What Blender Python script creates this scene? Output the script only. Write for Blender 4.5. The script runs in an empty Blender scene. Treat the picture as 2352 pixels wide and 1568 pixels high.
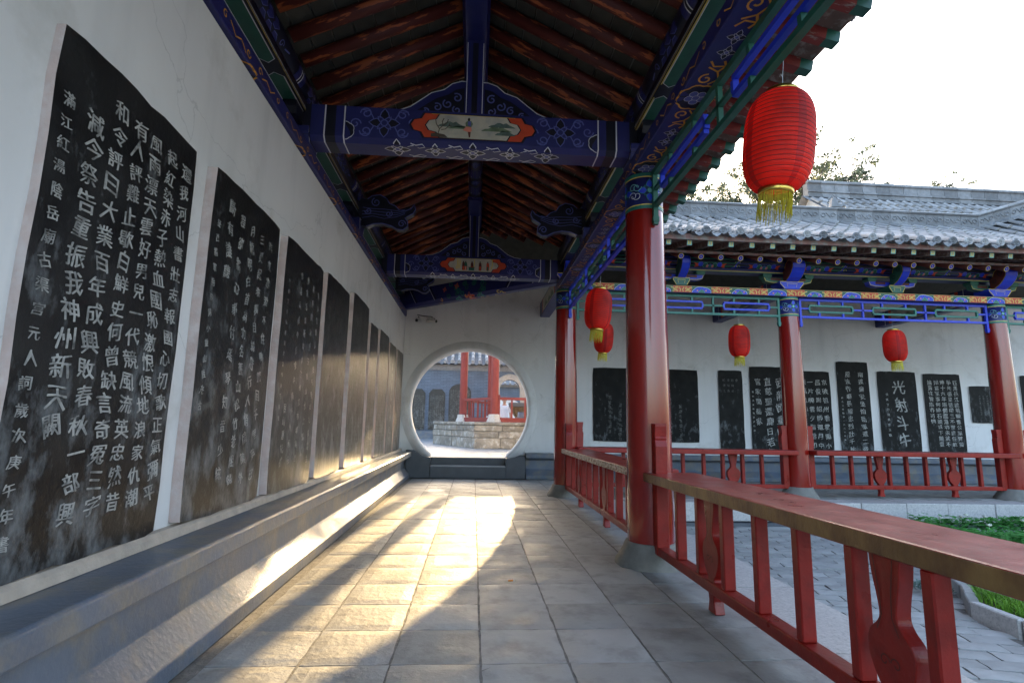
import bpy, bmesh, math, random
from mathutils import Vector, Matrix
C = bpy.context.scene.collection
R = math.radians
random.seed(7)
sc = bpy.context.scene
# ---------------------------------------------------------------- camera, sky, sun, exposure
CAM = (0.0, 0.0, 1.2); YAW, PITCH, ROLL, FPX = .0688068, .1530694, .0180152, 1224.97
cy_, sy_, cp_, sp_, cr_, sr_ = math.cos(YAW), math.sin(YAW), math.cos(PITCH), math.sin(PITCH), math.cos(ROLL), math.sin(ROLL)
fwd = Vector((sy_*cp_, cy_*cp_, sp_)); r0 = Vector((cy_, -sy_, 0)); u0 = r0.cross(fwd)
rt = cr_*r0 + sr_*u0; up = -sr_*r0 + cr_*u0
cam = bpy.data.cameras.new('camera'); co = bpy.data.objects.new('camera', cam); C.objects.link(co)
mm = Matrix((rt, up, -fwd)).transposed().to_4x4(); mm.translation = Vector(CAM); co.matrix_world = mm
cam.sensor_width = 36; cam.lens = 36*FPX/2352; cam.clip_start = .05; cam.clip_end = 500
sc.camera = co
SUN_AZ = math.atan(.13); SUN_EL = math.atan(.27)
w = bpy.data.worlds.new('World'); sc.world = w; w.use_nodes = True
nt = w.node_tree; sky = nt.nodes.new('ShaderNodeTexSky'); sky.sky_type = 'NISHITA'; sky.sun_disc = False
sky.sun_elevation = SUN_EL; sky.sun_rotation = SUN_AZ; sky.dust_density = 4.0; sky.air_density = .9; sky.ozone_density = .6
bg = nt.nodes['Background']; bg.inputs[1].default_value = .15; nt.links.new(sky.outputs[0], bg.inputs[0])
sl = bpy.data.lights.new('sun', 'SUN'); sl.energy = 2.0; sl.angle = R(.5); sl.color = (1, .70, .34)
so = bpy.data.objects.new('sun', sl); C.objects.link(so)
sd = Vector((math.sin(SUN_AZ)*math.cos(SUN_EL), math.cos(SUN_AZ)*math.cos(SUN_EL), math.sin(SUN_EL)))
so.rotation_euler = sd.to_track_quat('Z', 'Y').to_euler(); so.location = (4, 30, 12)
sc.view_settings.view_transform = 'Standard'; sc.view_settings.look = 'None'; sc.view_settings.gamma = 1
sc.view_settings.use_curve_mapping = False; sc.view_settings.exposure = 2.84
sc.cycles.use_denoising = True; sc.cycles.max_bounces = 10; sc.cycles.diffuse_bounces = 6

# ---------------------------------------------------------------- materials
def M(name, col, rough=.6, var=.12, vs=3.0, bump=.1, bs=40.0, col2=None, t2=(.5, .65), metal=0, rnd=0.0, coat=0, stretch=(1, 1, 1), rv=0.0, spec=None, bd=.01):
    m = bpy.data.materials.new(name); m.use_nodes = True; n = m.node_tree.nodes; l = m.node_tree.links
    b = n['Principled BSDF']; tc = n.new('ShaderNodeTexCoord'); oi = n.new('ShaderNodeObjectInfo')
    mp = n.new('ShaderNodeMapping'); mp.inputs['Scale'].default_value = stretch
    mul = n.new('ShaderNodeMath'); mul.operation = 'MULTIPLY'; mul.inputs[1].default_value = 37.0; l.new(oi.outputs['Random'], mul.inputs[0])
    l.new(mul.outputs[0], mp.inputs['Location']); l.new(tc.outputs['Object'], mp.inputs['Vector'])
    nz = n.new('ShaderNodeTexNoise'); nz.inputs['Scale'].default_value = vs; nz.inputs['Detail'].default_value = 7; l.new(mp.outputs[0], nz.inputs['Vector'])
    mr = n.new('ShaderNodeMapRange'); mr.inputs['From Min'].default_value = .3; mr.inputs['From Max'].default_value = .7
    mr.inputs['To Min'].default_value = 1-var; mr.inputs['To Max'].default_value = 1+var; l.new(nz.outputs[0], mr.inputs[0])
    base = n.new('ShaderNodeRGB'); base.outputs[0].default_value = (*col, 1); c = base.outputs[0]
    if col2:
        n2 = n.new('ShaderNodeTexNoise'); n2.inputs['Scale'].default_value = vs*1.7; n2.inputs['Detail'].default_value = 9; n2.inputs['Roughness'].default_value = .62; l.new(mp.outputs[0], n2.inputs['Vector'])
        r2 = n.new('ShaderNodeMapRange'); r2.inputs['From Min'].default_value = t2[0]; r2.inputs['From Max'].default_value = t2[1]; l.new(n2.outputs[0], r2.inputs[0])
        mx = n.new('ShaderNodeMix'); mx.data_type = 'RGBA'; l.new(r2.outputs[0], mx.inputs[0]); l.new(c, mx.inputs[6]); mx.inputs[7].default_value = (*col2, 1); c = mx.outputs[2]
    vm = n.new('ShaderNodeVectorMath'); vm.operation = 'SCALE'; l.new(c, vm.inputs[0]); s = mr.outputs[0]
    if rnd:
        ra = n.new('ShaderNodeMapRange'); ra.inputs['To Min'].default_value = 1-rnd; ra.inputs['To Max'].default_value = 1+rnd; l.new(oi.outputs['Random'], ra.inputs[0])
        mu = n.new('ShaderNodeMath'); mu.operation = 'MULTIPLY'; l.new(s, mu.inputs[0]); l.new(ra.outputs[0], mu.inputs[1]); s = mu.outputs[0]
    l.new(s, vm.inputs['Scale']); l.new(vm.outputs[0], b.inputs['Base Color'])
    b.inputs['Roughness'].default_value = rough; b.inputs['Metallic'].default_value = metal
    if rv:
        rr = n.new('ShaderNodeMapRange'); rr.inputs['From Min'].default_value = .3; rr.inputs['From Max'].default_value = .7; rr.inputs['To Min'].default_value = rough-rv; rr.inputs['To Max'].default_value = rough+rv
        l.new(nz.outputs[0], rr.inputs[0]); l.new(rr.outputs[0], b.inputs['Roughness'])
    if coat: b.inputs['Coat Weight'].default_value = coat; b.inputs['Coat Roughness'].default_value = .08
    if spec is not None: b.inputs['Specular IOR Level'].default_value = spec
    if bump:
        n3 = n.new('ShaderNodeTexNoise'); n3.inputs['Scale'].default_value = bs; n3.inputs['Detail'].default_value = 6; n3.inputs['Roughness'].default_value = .6; l.new(mp.outputs[0], n3.inputs['Vector'])
        bp = n.new('ShaderNodeBump'); bp.inputs['Strength'].default_value = bump; bp.inputs['Distance'].default_value = bd; l.new(n3.outputs[0], bp.inputs['Height']); l.new(bp.outputs[0], b.inputs['Normal'])
    return m
mt = {}
mt['plaster'] = M('white_plaster', (.72, .71, .70), .8, .06, .9, .2, 14, col2=(.56, .54, .51), t2=(.55, .74))
mt['pink'] = M('pinkish_plaster', (.55, .43, .39), .8, .10, 8, .3, 60, col2=(.58, .50, .47), t2=(.45, .65))
mt['cream'] = M('cream_plaster', (.42, .36, .30), .7, .15, 10, .5, 40)
mt['ledge'] = M('grey_painted_cement', (.11, .135, .175), .42, .18, 2.5, .35, 30, col2=(.19, .178, .155), t2=(.45, .65), rv=.1)
mt['darkbase'] = M('dark_grey_cement', (.085, .092, .105), .5, .15, 4, .2, 30)
mt['tile'] = M('worn_floor_tile', (.345, .34, .325), .64, .14, 3.0, .55, 26, col2=(.255, .248, .235), t2=(.48, .66), rnd=.15, rv=.14, bd=.011, spec=.28)
mt['mortar'] = M('dark_mortar', (.18, .17, .155), .9, .3, 20, .6, 60)
mt['paver'] = M('grey_paver', (.36, .36, .35), .6, .15, 5, .5, 22, rnd=.16, rv=.1)
mt['granite'] = M('pale_granite', (.50, .48, .46), .6, .12, 30, .4, 70, rnd=.08, col2=(.38, .37, .36), t2=(.5, .62))
mt['rough'] = M('rough_stone', (.24, .215, .18), .85, .3, 3, 1.0, 12, rnd=.18, col2=(.36, .34, .31), t2=(.5, .6), bd=.04)
mt['red'] = M('red_lacquer', (.25, .010, .006), .22, .10, 2.5, .05, 7, coat=.9, spec=.35, col2=(.20, .008, .006), t2=(.5, .7), stretch=(3, 3, .4))
mt['railred'] = M('rail_red_paint', (.28, .014, .009), .34, .12, 5, .25, 26, spec=.38, rv=.08, col2=(.20, .012, .008), t2=(.45, .7))
mt['edge'] = M('floor_glow_board_edge', (.10, .035, .018), .32, .15, 3, .3, 60, col2=(.33, .19, .065), t2=(.38, .72), stretch=(1, 1, .5))  # tan mixed into the dark brown stands in for reflected sunlit floor
mt['edgew'] = M('whitish_worn_board_edge', (.16, .06, .045), .5, .3, 9, .3, 60, col2=(.42, .37, .34), t2=(.42, .52), stretch=(1, 1, 3))
mt['oldred'] = M('old_red_paint', (.21, .030, .024), .65, .12, 6, .2, 40)
mt['basecement'] = M('grey_column_base', (.20, .19, .17), .8, .15, 12, .5, 40)
mt['blue'] = M('blue_paint', (.017, .021, .125), .4, .15, 6, .06, 40)
mt['brightblue'] = M('bright_blue_paint', (.015, .04, .55), .4, .12, 6, .06, 40)
mt['midblue'] = M('flower_blue_paint', (.10, .12, .36), .4, .1, 6, 0)
mt['navy'] = M('navy_black_paint', (.006, .007, .018), .4, .2, 6, .05, 40)
mt['green'] = M('green_paint', (.018, .105, .07), .42, .15, 6, .06, 40)
mt['teal'] = M('teal_green_paint', (.02, .16, .12), .42, .12, 6, .05, 40)
mt['white'] = M('white_line_paint', (.62, .63, .68), .5, .1, 9, 0)
mt['gold'] = M('ochre_scroll_paint', (.66, .31, .04), .45, .12, 9, 0)
mt['yellow'] = M('yellow_paint', (.66, .50, .10), .45, .1, 9, 0)
mt['orange'] = M('vermilion_paint', (.55, .06, .02), .45, .12, 9, 0)
mt['pinkp'] = M('salmon_paint', (.70, .24, .17), .45, .1, 9, 0)
mt['cyan'] = M('cyan_paint', (.16, .42, .42), .5, .12, 9, 0)
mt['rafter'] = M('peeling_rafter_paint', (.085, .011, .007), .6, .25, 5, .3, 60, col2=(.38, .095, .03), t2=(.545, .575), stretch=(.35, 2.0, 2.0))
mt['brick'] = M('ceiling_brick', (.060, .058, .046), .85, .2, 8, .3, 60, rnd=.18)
mt['lime'] = M('lime_joint', (.20, .20, .18), .9, .15, 8, .2, 60)
mt['woodred'] = M('flaking_red_wood', (.22, .028, .022), .6, .2, 6, .3, 40, col2=(.30, .24, .20), t2=(.60, .66), stretch=(.6, 2, 2))
mt['wood'] = M('weathered_wood', (.16, .10, .08), .8, .3, 8, .4, 50, col2=(.28, .25, .22), t2=(.5, .62))
mt['fascia'] = M('faded_pink_fascia', (.30, .16, .14), .7, .2, 5, .4, 40, col2=(.30, .28, .26), t2=(.45, .6))
mt['rtile'] = M('grey_roof_tile', (.29, .285, .28), .62, .18, 7, .4, 50, rnd=.25, col2=(.36, .355, .34), t2=(.55, .7))
mt['dtile'] = M('dark_roof_clay', (.195, .20, .21), .7, .2, 7, .5, 40, rnd=.3)
mt['wood_dark'] = M('dark_maroon_wood', (.10, .022, .016), .6, .2, 8, .1, 50)  # plain dark maroon for carved lines, gallery rafters and painted panels
mt['brass'] = M('brass', (.62, .44, .10), .28, .1, 9, .05, 40, metal=1.0)
mt['tassel'] = M('gold_yarn', (.55, .48, .04), .7, .25, 60, 0)
mt['metal'] = M('grey_metal', (.45, .46, .47), .4, .1, 20, 0, metal=.8)
mt['camwhite'] = M('camera_casing', (.55, .54, .50), .4, .08, 20, 0)
mt['black'] = M('black_plastic', (.015, .015, .016), .4, .1, 20, 0)
mt['bronze'] = M('weathered_bronze', (.16, .10, .045), .55, .3, 6, .4, 30, col2=(.20, .18, .14), t2=(.5, .6))
mt['skin'] = M('skin', (.50, .28, .19), .5, .05, 20, 0)
mt['shirt'] = M('white_shirt', (.78, .80, .86), .8, .05, 14, .5, 12)
mt['trouser'] = M('dark_trousers', (.02, .022, .03), .8, .1, 14, .2, 20)
mt['hair'] = M('black_hair', (.012, .010, .009), .5, .1, 40, .2, 60)
mt['bark'] = M('bark', (.09, .07, .055), .9, .3, 8, .8, 20)
mt['soil'] = M('soil', (.06, .045, .03), .95, .3, 10, .8, 20)
mt['ground'] = M('pale_ground', (.26, .25, .235), .85, .12, 1.5, .3, 12)
mt['lichen'] = M('slab_floor', (.30, .31, .32), .6, .12, 3, .3, 20, rnd=.1)
mt['filter'] = M('cigarette_paper', (.70, .25, .04), .7, .1, 40, 0)
mt['leafy'] = M('fallen_leaf', (.60, .42, .04), .6, .2, 40, 0)

def age(m, crack=.2):
    n = m.node_tree.nodes; l = m.node_tree.links; b = n['Principled BSDF']; src = b.inputs['Base Color'].links[0].from_socket; tc = n.new('ShaderNodeTexCoord')
    vo = n.new('ShaderNodeTexVoronoi'); vo.feature = 'DISTANCE_TO_EDGE'; vo.inputs['Scale'].default_value = .55
    nz = n.new('ShaderNodeTexNoise'); nz.inputs['Scale'].default_value = 2.2; nz.inputs['Detail'].default_value = 8; l.new(tc.outputs['Object'], nz.inputs[0])
    vm = n.new('ShaderNodeVectorMath'); vm.operation = 'MULTIPLY_ADD'; l.new(nz.outputs['Color'], vm.inputs[0]); vm.inputs[1].default_value = (.5, .5, .5); l.new(tc.outputs['Object'], vm.inputs[2]); l.new(vm.outputs[0], vo.inputs['Vector'])
    mr = n.new('ShaderNodeMapRange'); mr.inputs['From Max'].default_value = .003; mr.inputs['To Min'].default_value = 1-crack; mr.inputs['To Max'].default_value = 1; l.new(vo.outputs['Distance'], mr.inputs[0])
    mp = n.new('ShaderNodeMapping'); mp.inputs['Scale'].default_value = (5, 5, .5); l.new(tc.outputs['Object'], mp.inputs[0]); n2 = n.new('ShaderNodeTexNoise'); n2.inputs['Scale'].default_value = 1; n2.inputs['Detail'].default_value = 8; l.new(mp.outputs[0], n2.inputs[0])
    m2 = n.new('ShaderNodeMapRange'); m2.inputs['From Min'].default_value = .5; m2.inputs['From Max'].default_value = .8; m2.inputs['To Min'].default_value = 1; m2.inputs['To Max'].default_value = .88; l.new(n2.outputs[0], m2.inputs[0])
    mu = n.new('ShaderNodeMath'); mu.operation = 'MULTIPLY'; l.new(mr.outputs[0], mu.inputs[0]); l.new(m2.outputs[0], mu.inputs[1])
    sx = n.new('ShaderNodeSeparateXYZ'); l.new(tc.outputs['Object'], sx.inputs[0]); ad = n.new('ShaderNodeMath'); ad.operation = 'MULTIPLY_ADD'; l.new(nz.outputs[0], ad.inputs[0]); ad.inputs[1].default_value = -.5; l.new(sx.outputs['Z'], ad.inputs[2])
    m3 = n.new('ShaderNodeMapRange'); m3.inputs['From Min'].default_value = .30; m3.inputs['From Max'].default_value = .50; m3.inputs['To Min'].default_value = .84; m3.inputs['To Max'].default_value = 1; l.new(ad.outputs[0], m3.inputs[0])
    mu2 = n.new('ShaderNodeMath'); mu2.operation = 'MULTIPLY'; l.new(mu.outputs[0], mu2.inputs[0]); l.new(m3.outputs[0], mu2.inputs[1])
    sc2 = n.new('ShaderNodeVectorMath'); sc2.operation = 'SCALE'; l.new(src, sc2.inputs[0]); l.new(mu2.outputs[0], sc2.inputs['Scale']); l.new(sc2.outputs[0], b.inputs['Base Color'])
age(mt['plaster'])

def leafmat(name, col, tr=.35):
    m = bpy.data.materials.new(name); m.use_nodes = True; n = m.node_tree.nodes; l = m.node_tree.links
    b = n['Principled BSDF']; b.inputs['Roughness'].default_value = .55
    tc = n.new('ShaderNodeTexCoord'); nz = n.new('ShaderNodeTexNoise'); nz.inputs['Scale'].default_value = 1.7; nz.inputs['Detail'].default_value = 8
    l.new(tc.outputs['Object'], nz.inputs['Vector']); mr = n.new('ShaderNodeMapRange'); mr.inputs['From Min'].default_value = .35; mr.inputs['From Max'].default_value = .65
    mr.inputs['To Min'].default_value = .55; mr.inputs['To Max'].default_value = 1.5; l.new(nz.outputs[0], mr.inputs[0])
    vm = n.new('ShaderNodeVectorMath'); vm.operation = 'SCALE'; vm.inputs[0].default_value = col; l.new(mr.outputs[0], vm.inputs['Scale'])
    l.new(vm.outputs[0], b.inputs['Base Color']); t = n.new('ShaderNodeBsdfTranslucent'); l.new(vm.outputs[0], t.inputs[0])
    mx = n.new('ShaderNodeMixShader'); mx.inputs[0].default_value = tr; l.new(b.outputs[0], mx.inputs[1]); l.new(t.outputs[0], mx.inputs[2])
    l.new(mx.outputs[0], n['Material Output'].inputs[0]); return m
mt['leaf'] = leafmat('tree_leaf', (.09, .12, .075)); mt['leaf2'] = leafmat('tree_leaf_light', (.16, .19, .13))
mt['clover'] = leafmat('clover_leaf', (.07, .29, .05)); mt['grass'] = leafmat('grass_blade', (.16, .34, .03)); mt['succ'] = leafmat('grey_green_leaf', (.13, .20, .17))
mt['petal'] = leafmat('white_petal', (.75, .75, .65), .2)
mt['silk'] = leafmat('red_silk', (.97, .05, .03), .66); mt['silkdark'] = leafmat('red_silk_seam', (.62, .016, .012), .5)
mt['rib'] = M('dark_red_wire', (.25, .02, .015), .6, .1, 10, 0)

def stonemat(nm, ro, sp):                                  # black inscribed stone: rubbed grey smears towards the foot, fine scratches
    m = M(nm, (.016, .016, .0155), ro, .4, 5, .2, 40, rv=.06, rnd=.15, spec=sp)
    n = m.node_tree.nodes; l = m.node_tree.links; b = n['Principled BSDF']; src = b.inputs['Base Color'].links[0].from_socket
    tc = n.new('ShaderNodeTexCoord'); mp = n.new('ShaderNodeMapping'); mp.inputs['Scale'].default_value = (5, 5, 2.6); l.new(tc.outputs['Object'], mp.inputs[0]); oi = n.new('ShaderNodeObjectInfo'); mq = n.new('ShaderNodeMath'); mq.operation = 'MULTIPLY'; mq.inputs[1].default_value = 91.0; l.new(oi.outputs['Random'], mq.inputs[0]); l.new(mq.outputs[0], mp.inputs['Location'])
    nz = n.new('ShaderNodeTexNoise'); nz.inputs['Scale'].default_value = 1.6; nz.inputs['Detail'].default_value = 9; nz.inputs['Roughness'].default_value = .68; l.new(mp.outputs[0], nz.inputs[0])
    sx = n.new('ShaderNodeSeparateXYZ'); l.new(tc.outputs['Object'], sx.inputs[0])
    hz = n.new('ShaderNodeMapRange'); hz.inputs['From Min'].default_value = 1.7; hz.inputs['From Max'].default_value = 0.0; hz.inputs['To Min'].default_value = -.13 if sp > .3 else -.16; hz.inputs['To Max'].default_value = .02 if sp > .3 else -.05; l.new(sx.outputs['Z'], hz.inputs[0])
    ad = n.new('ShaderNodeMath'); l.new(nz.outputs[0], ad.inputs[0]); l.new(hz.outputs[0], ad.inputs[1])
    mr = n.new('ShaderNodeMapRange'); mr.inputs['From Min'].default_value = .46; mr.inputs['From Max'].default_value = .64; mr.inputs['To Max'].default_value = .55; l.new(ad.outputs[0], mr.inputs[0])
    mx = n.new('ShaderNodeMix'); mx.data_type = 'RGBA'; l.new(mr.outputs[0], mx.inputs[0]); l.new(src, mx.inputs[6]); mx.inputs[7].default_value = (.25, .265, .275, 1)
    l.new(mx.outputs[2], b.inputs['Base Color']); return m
mt['stele'] = stonemat('black_stele_stone', .34, .42); mt['stele2'] = stonemat('matt_black_stele_stone', .6, .12)
def inkmat(name, c0, c1, sc_=9, t=(.38, .6)):     # chiselled strokes, unevenly filled with chalk
    m = M(name, c0, .7, .2, 8, 0, col2=c1, t2=t); return m
mt['ink'] = inkmat('chalk_filled_carving', (.40, .40, .38), (.10, .10, .096), t=(.46, .68))
mt['inkdim'] = inkmat('faint_carving', (.15, .15, .14), (.035, .035, .035), t=(.46, .64))
def bluebrick():
    m = M('blue_grey_brick_wall', (.13, .165, .22), .8, .15, 2, 0)
    n = m.node_tree.nodes; l = m.node_tree.links; b = n['Principled BSDF']; src = b.inputs['Base Color'].links[0].from_socket
    tc = n.new('ShaderNodeTexCoord'); mp = n.new('ShaderNodeMapping'); mp.inputs['Rotation'].default_value = (R(90), 0, 0); l.new(tc.outputs['Object'], mp.inputs[0])
    br = n.new('ShaderNodeTexBrick'); br.inputs['Scale'].default_value = 1; br.inputs['Brick Width'].default_value = .30; br.inputs['Row Height'].default_value = .075; br.inputs['Mortar Size'].default_value = .008
    br.inputs['Color1'].default_value = (1, 1, 1, 1); br.inputs['Color2'].default_value = (.8, .8, .8, 1); br.inputs['Mortar'].default_value = (.55, .55, .55, 1); l.new(mp.outputs[0], br.inputs[0])
    mx = n.new('ShaderNodeMix'); mx.data_type = 'RGBA'; mx.blend_type = 'MULTIPLY'; mx.inputs[0].default_value = 1; l.new(src, mx.inputs[6]); l.new(br.outputs[0], mx.inputs[7]); l.new(mx.outputs[2], b.inputs['Base Color'])
    return m
mt['bluewall'] = bluebrick()

# ---------------------------------------------------------------- geometry helpers
class G:
    def __init__(s): s.v = []; s.f = []; s.m = []
    def add(s, vs, fs, mi=0):
        o = len(s.v); s.v += [tuple(v) for v in vs]; s.f += [tuple(i+o for i in f) for f in fs]; s.m += [mi]*len(fs); return s
    def box(s, x0, x1, y0, y1, z0, z1, mi=0):
        return s.add([(x0,y0,z0),(x1,y0,z0),(x1,y1,z0),(x0,y1,z0),(x0,y0,z1),(x1,y0,z1),(x1,y1,z1),(x0,y1,z1)],
                     [(0,3,2,1),(4,5,6,7),(0,1,5,4),(1,2,6,5),(2,3,7,6),(3,0,4,7)], mi)
    def prism(s, pts, ax, a, b, mi=0):            # polygon extruded along ax
        def p(u, v, t): return {'X': (t,u,v), 'Y': (u,t,v), 'Z': (u,v,t)}[ax]
        n = len(pts); vs = [p(u,v,a) for u,v in pts]+[p(u,v,b) for u,v in pts]
        ar = sum(pts[i][0]*pts[(i+1)%n][1]-pts[(i+1)%n][0]*pts[i][1] for i in range(n))
        fl = (ar > 0) != (ax == 'Y'); 
        if b < a: fl = not fl
        c0 = tuple(range(n)); c1 = tuple(range(2*n-1, n-1, -1)); sd_ = [(i, i+n, (i+1)%n+n, (i+1)%n) for i in range(n)]
        fs = [c0, c1]+sd_
        if fl: fs = [tuple(reversed(f)) for f in fs]
        return s.add(vs, fs, mi)
    def tube(s, path, r, n=8, mi=0, caps=True):
        path = [Vector(p) for p in path]; rs = r if isinstance(r, (list, tuple)) else [r]*len(path); vs = []; fs = []
        for i, p in enumerate(path):
            d = (path[min(i+1, len(path)-1)]-path[max(i-1, 0)]).normalized()
            a = Vector((0,0,1)) if abs(d.z) < .9 else Vector((1,0,0)); e1 = d.cross(a).normalized(); e2 = d.cross(e1)
            for k in range(n):
                t = 2*math.pi*k/n; vs.append(p+(e1*math.cos(t)+e2*math.sin(t))*rs[i])
        for i in range(len(path)-1):
            for k in range(n): fs.append((i*n+k, (i+1)*n+k, (i+1)*n+(k+1)%n, i*n+(k+1)%n))
        if caps: fs += [tuple(range(n)), tuple(reversed(range((len(path)-1)*n, len(path)*n)))]
        return s.add(vs, fs, mi)
    def lathe(s, prof, c=(0,0,0), n=24, mi=0, ax='Z', a0=0, a1=2*math.pi):
        vs = []; fs = []; full = abs(a1-a0-2*math.pi) < 1e-6; k_ = n if full else n+1
        for (r, z) in prof:
            for k in range(k_):
                t = a0+(a1-a0)*k/n; u, v = r*math.cos(t), r*math.sin(t)
                q = {'Z': (u, v, z), 'Y': (u, z, v), 'X': (z, u, v)}[ax]; vs.append((c[0]+q[0], c[1]+q[1], c[2]+q[2]))
        for i in range(len(prof)-1):
            for k in range(n):
                k1 = (k+1) % k_; f = (i*k_+k, i*k_+k1, (i+1)*k_+k1, (i+1)*k_+k); fs.append(f if ax != 'Y' else tuple(reversed(f)))
        return s.add(vs, fs, mi)
    def build(s, name, mats, parent=None, smooth=False, origin=None, bevel=0, segs=1):
        me = bpy.data.meshes.new(name); og = Vector(origin) if origin is not None else (Vector(parent['_o']) if parent is not None and '_o' in parent else Vector((0,0,0)))
        me.from_pydata([tuple(Vector(v)-og) for v in s.v], [], s.f)
        mats = mats if isinstance(mats, (list, tuple)) else [mats]
        for q in mats: me.materials.append(mt[q] if isinstance(q, str) else q)
        if len(mats) > 1: me.polygons.foreach_set('material_index', s.m)
        if smooth: me.polygons.foreach_set('use_smooth', [True]*len(s.f))
        me.update(); o = bpy.data.objects.new(name, me); C.objects.link(o)
        if parent is not None: o.parent = parent
        elif origin is not None: o.location = origin
        if '_o' not in o and origin is not None: o['_o'] = tuple(origin)
        elif parent is not None and '_o' in parent: o['_o'] = tuple(parent['_o'])
        if smooth == 'auto':
            pass
        if bevel:
            b = o.modifiers.new('bevel', 'BEVEL'); b.width = bevel; b.segments = segs; b.limit_method = 'ANGLE'; b.angle_limit = R(40)
        return o
def tag(o, label=None, cat=None, group=None, kind=None):
    if label: o['label'] = label
    if cat: o['category'] = cat
    if group: o['group'] = group
    if kind: o['kind'] = kind
    return o
def thing(name, label, cat, loc=(0,0,0), rz=0, group=None):
    o = bpy.data.objects.new(name, None); C.objects.link(o); o.location = loc; o.rotation_euler = (0,0,rz); o['_o'] = tuple(loc); o.empty_display_size = .1
    return tag(o, label, cat, group)
def local_thing(*a, **k):
    o = thing(*a, **k); o['_o'] = (0., 0., 0.); return o
def copy_tree(o, parent=None):
    c = o.copy(); C.objects.link(c); c.parent = parent
    for ch in list(o.children): copy_tree(ch, c)
    return c
def inst(src, name, parent, loc, rot=(0,0,0), scl=(1,1,1)):          # one more piece sharing the mesh
    o = bpy.data.objects.new(name, src.data if hasattr(src, 'data') else src); C.objects.link(o); o.parent = parent
    og = Vector(parent['_o']) if parent is not None and '_o' in parent else Vector((0,0,0))
    o.location = Vector(loc)-og; o.rotation_euler = rot; o.scale = scl; return o
def mesh_only(g, name, mats, smooth=False):
    o = g.build(name, mats, smooth=smooth); me = o.data; bpy.data.objects.remove(o); return me
def struct(o): o['kind'] = 'structure'; return o

class Dec:                                        # flat painted decoration on a surface given by a mapping (u, v, height)
    def __init__(s, fn, names): s.g = G(); s.fn = fn; s.names = names
    def mi(s, n):
        if n not in s.names: s.names.append(n)
        return s.names.index(n)
    def poly(s, pts, m, h=.0012):
        n = len(pts); cx = sum(p[0] for p in pts)/n; cy = sum(p[1] for p in pts)/n
        s.g.add([s.fn(cx, cy, h)]+[s.fn(u, v, h) for u, v in pts], [(0, i+1, (i+1) % n+1) for i in range(n)], s.mi(m))
    def line(s, pts, wd, m, closed=False, h=.0024):
        n = len(pts); vs = []; fs = []
        for i in range(n):
            a = pts[(i-1) % n] if (closed or i > 0) else pts[i]; b = pts[(i+1) % n] if (closed or i < n-1) else pts[i]
            dx, dy = b[0]-a[0], b[1]-a[1]; L = math.hypot(dx, dy) or 1; nx, ny = -dy/L*wd/2, dx/L*wd/2
            vs += [s.fn(pts[i][0]+nx, pts[i][1]+ny, h), s.fn(pts[i][0]-nx, pts[i][1]-ny, h)]
        for i in range(n if closed else n-1):
            j = (i+1) % n; fs.append((2*i, 2*j, 2*j+1, 2*i+1))
        s.g.add(vs, fs, s.mi(m))
    def rect(s, u0_, u1_, v0_, v1_, m, h=.0012, nu=1):
        for k in range(nu):
            a = u0_+(u1_-u0_)*k/nu; b = u0_+(u1_-u0_)*(k+1)/nu
            s.g.add([s.fn(a, v0_, h), s.fn(b, v0_, h), s.fn(b, v1_, h), s.fn(a, v1_, h)], [(0,1,2,3)], s.mi(m))
    def flower(s, cx, cy, r, fill='navy', ln='white', ctr='midblue', n=4, a0=0, wd=.006, sy=1):
        for k in range(n*2):
            a = a0+math.pi*k/n; big = k % 2 == 0; rr = r if big else r*.62; w_ = .30 if big else .16
            sh = [(.22, 0), (.45, w_), (.72, w_*.75), (1, 0), (.72, -w_*.75), (.45, -w_)]
            pts = [(cx+(p*rr*math.cos(a)-q*rr*math.sin(a)), cy+(p*rr*math.sin(a)+q*rr*math.cos(a))*sy) for p, q in sh]
            if big: s.poly(pts, fill, .0016); s.line(pts, wd, ln, True)
            else: s.line(pts[2:5], wd, ln, False, .0014)
        c = [(cx+r*.22*math.cos(t*.785), cy+r*.22*math.sin(t*.785)*sy) for t in range(8)]; s.poly(c, ctr, .0028); s.line(c, wd, ln, True, .0034)
    def scroll(s, cx, cy, r, a0, turns, m, wd, d=1, h=.0022, r1=.25, n=14, sy=1):
        pts = []
        for i in range(n+1):
            t = i/n; a = a0+d*turns*2*math.pi*t; q = r*(1-(1-r1)*t); pts.append((cx+q*math.cos(a), cy+q*math.sin(a)*sy))
        s.line(pts, wd, m, False, h); return pts
    def lobed(s, cx, cy, r, n, fill, ln, wd, a=(0, 2*math.pi), sy=1, h=.0014, amp=.10):
        k = n*4; full = abs(a[1]-a[0]-2*math.pi) < .01
        pts = [(cx+r*(1+amp*abs(math.sin(n*(a[0]+(a[1]-a[0])*i/k)/2)))*math.cos(a[0]+(a[1]-a[0])*i/k), cy+r*sy*(1+amp*abs(math.sin(n*(a[0]+(a[1]-a[0])*i/k)/2)))*math.sin(a[0]+(a[1]-a[0])*i/k)) for i in range(k+(0 if full else 1))]
        if fill: s.poly(pts, fill, h)
        if ln: s.line(pts, wd, ln, full, h+.001)
    def build(s, name, parent):
        return s.g.build(name, s.names, parent)

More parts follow.
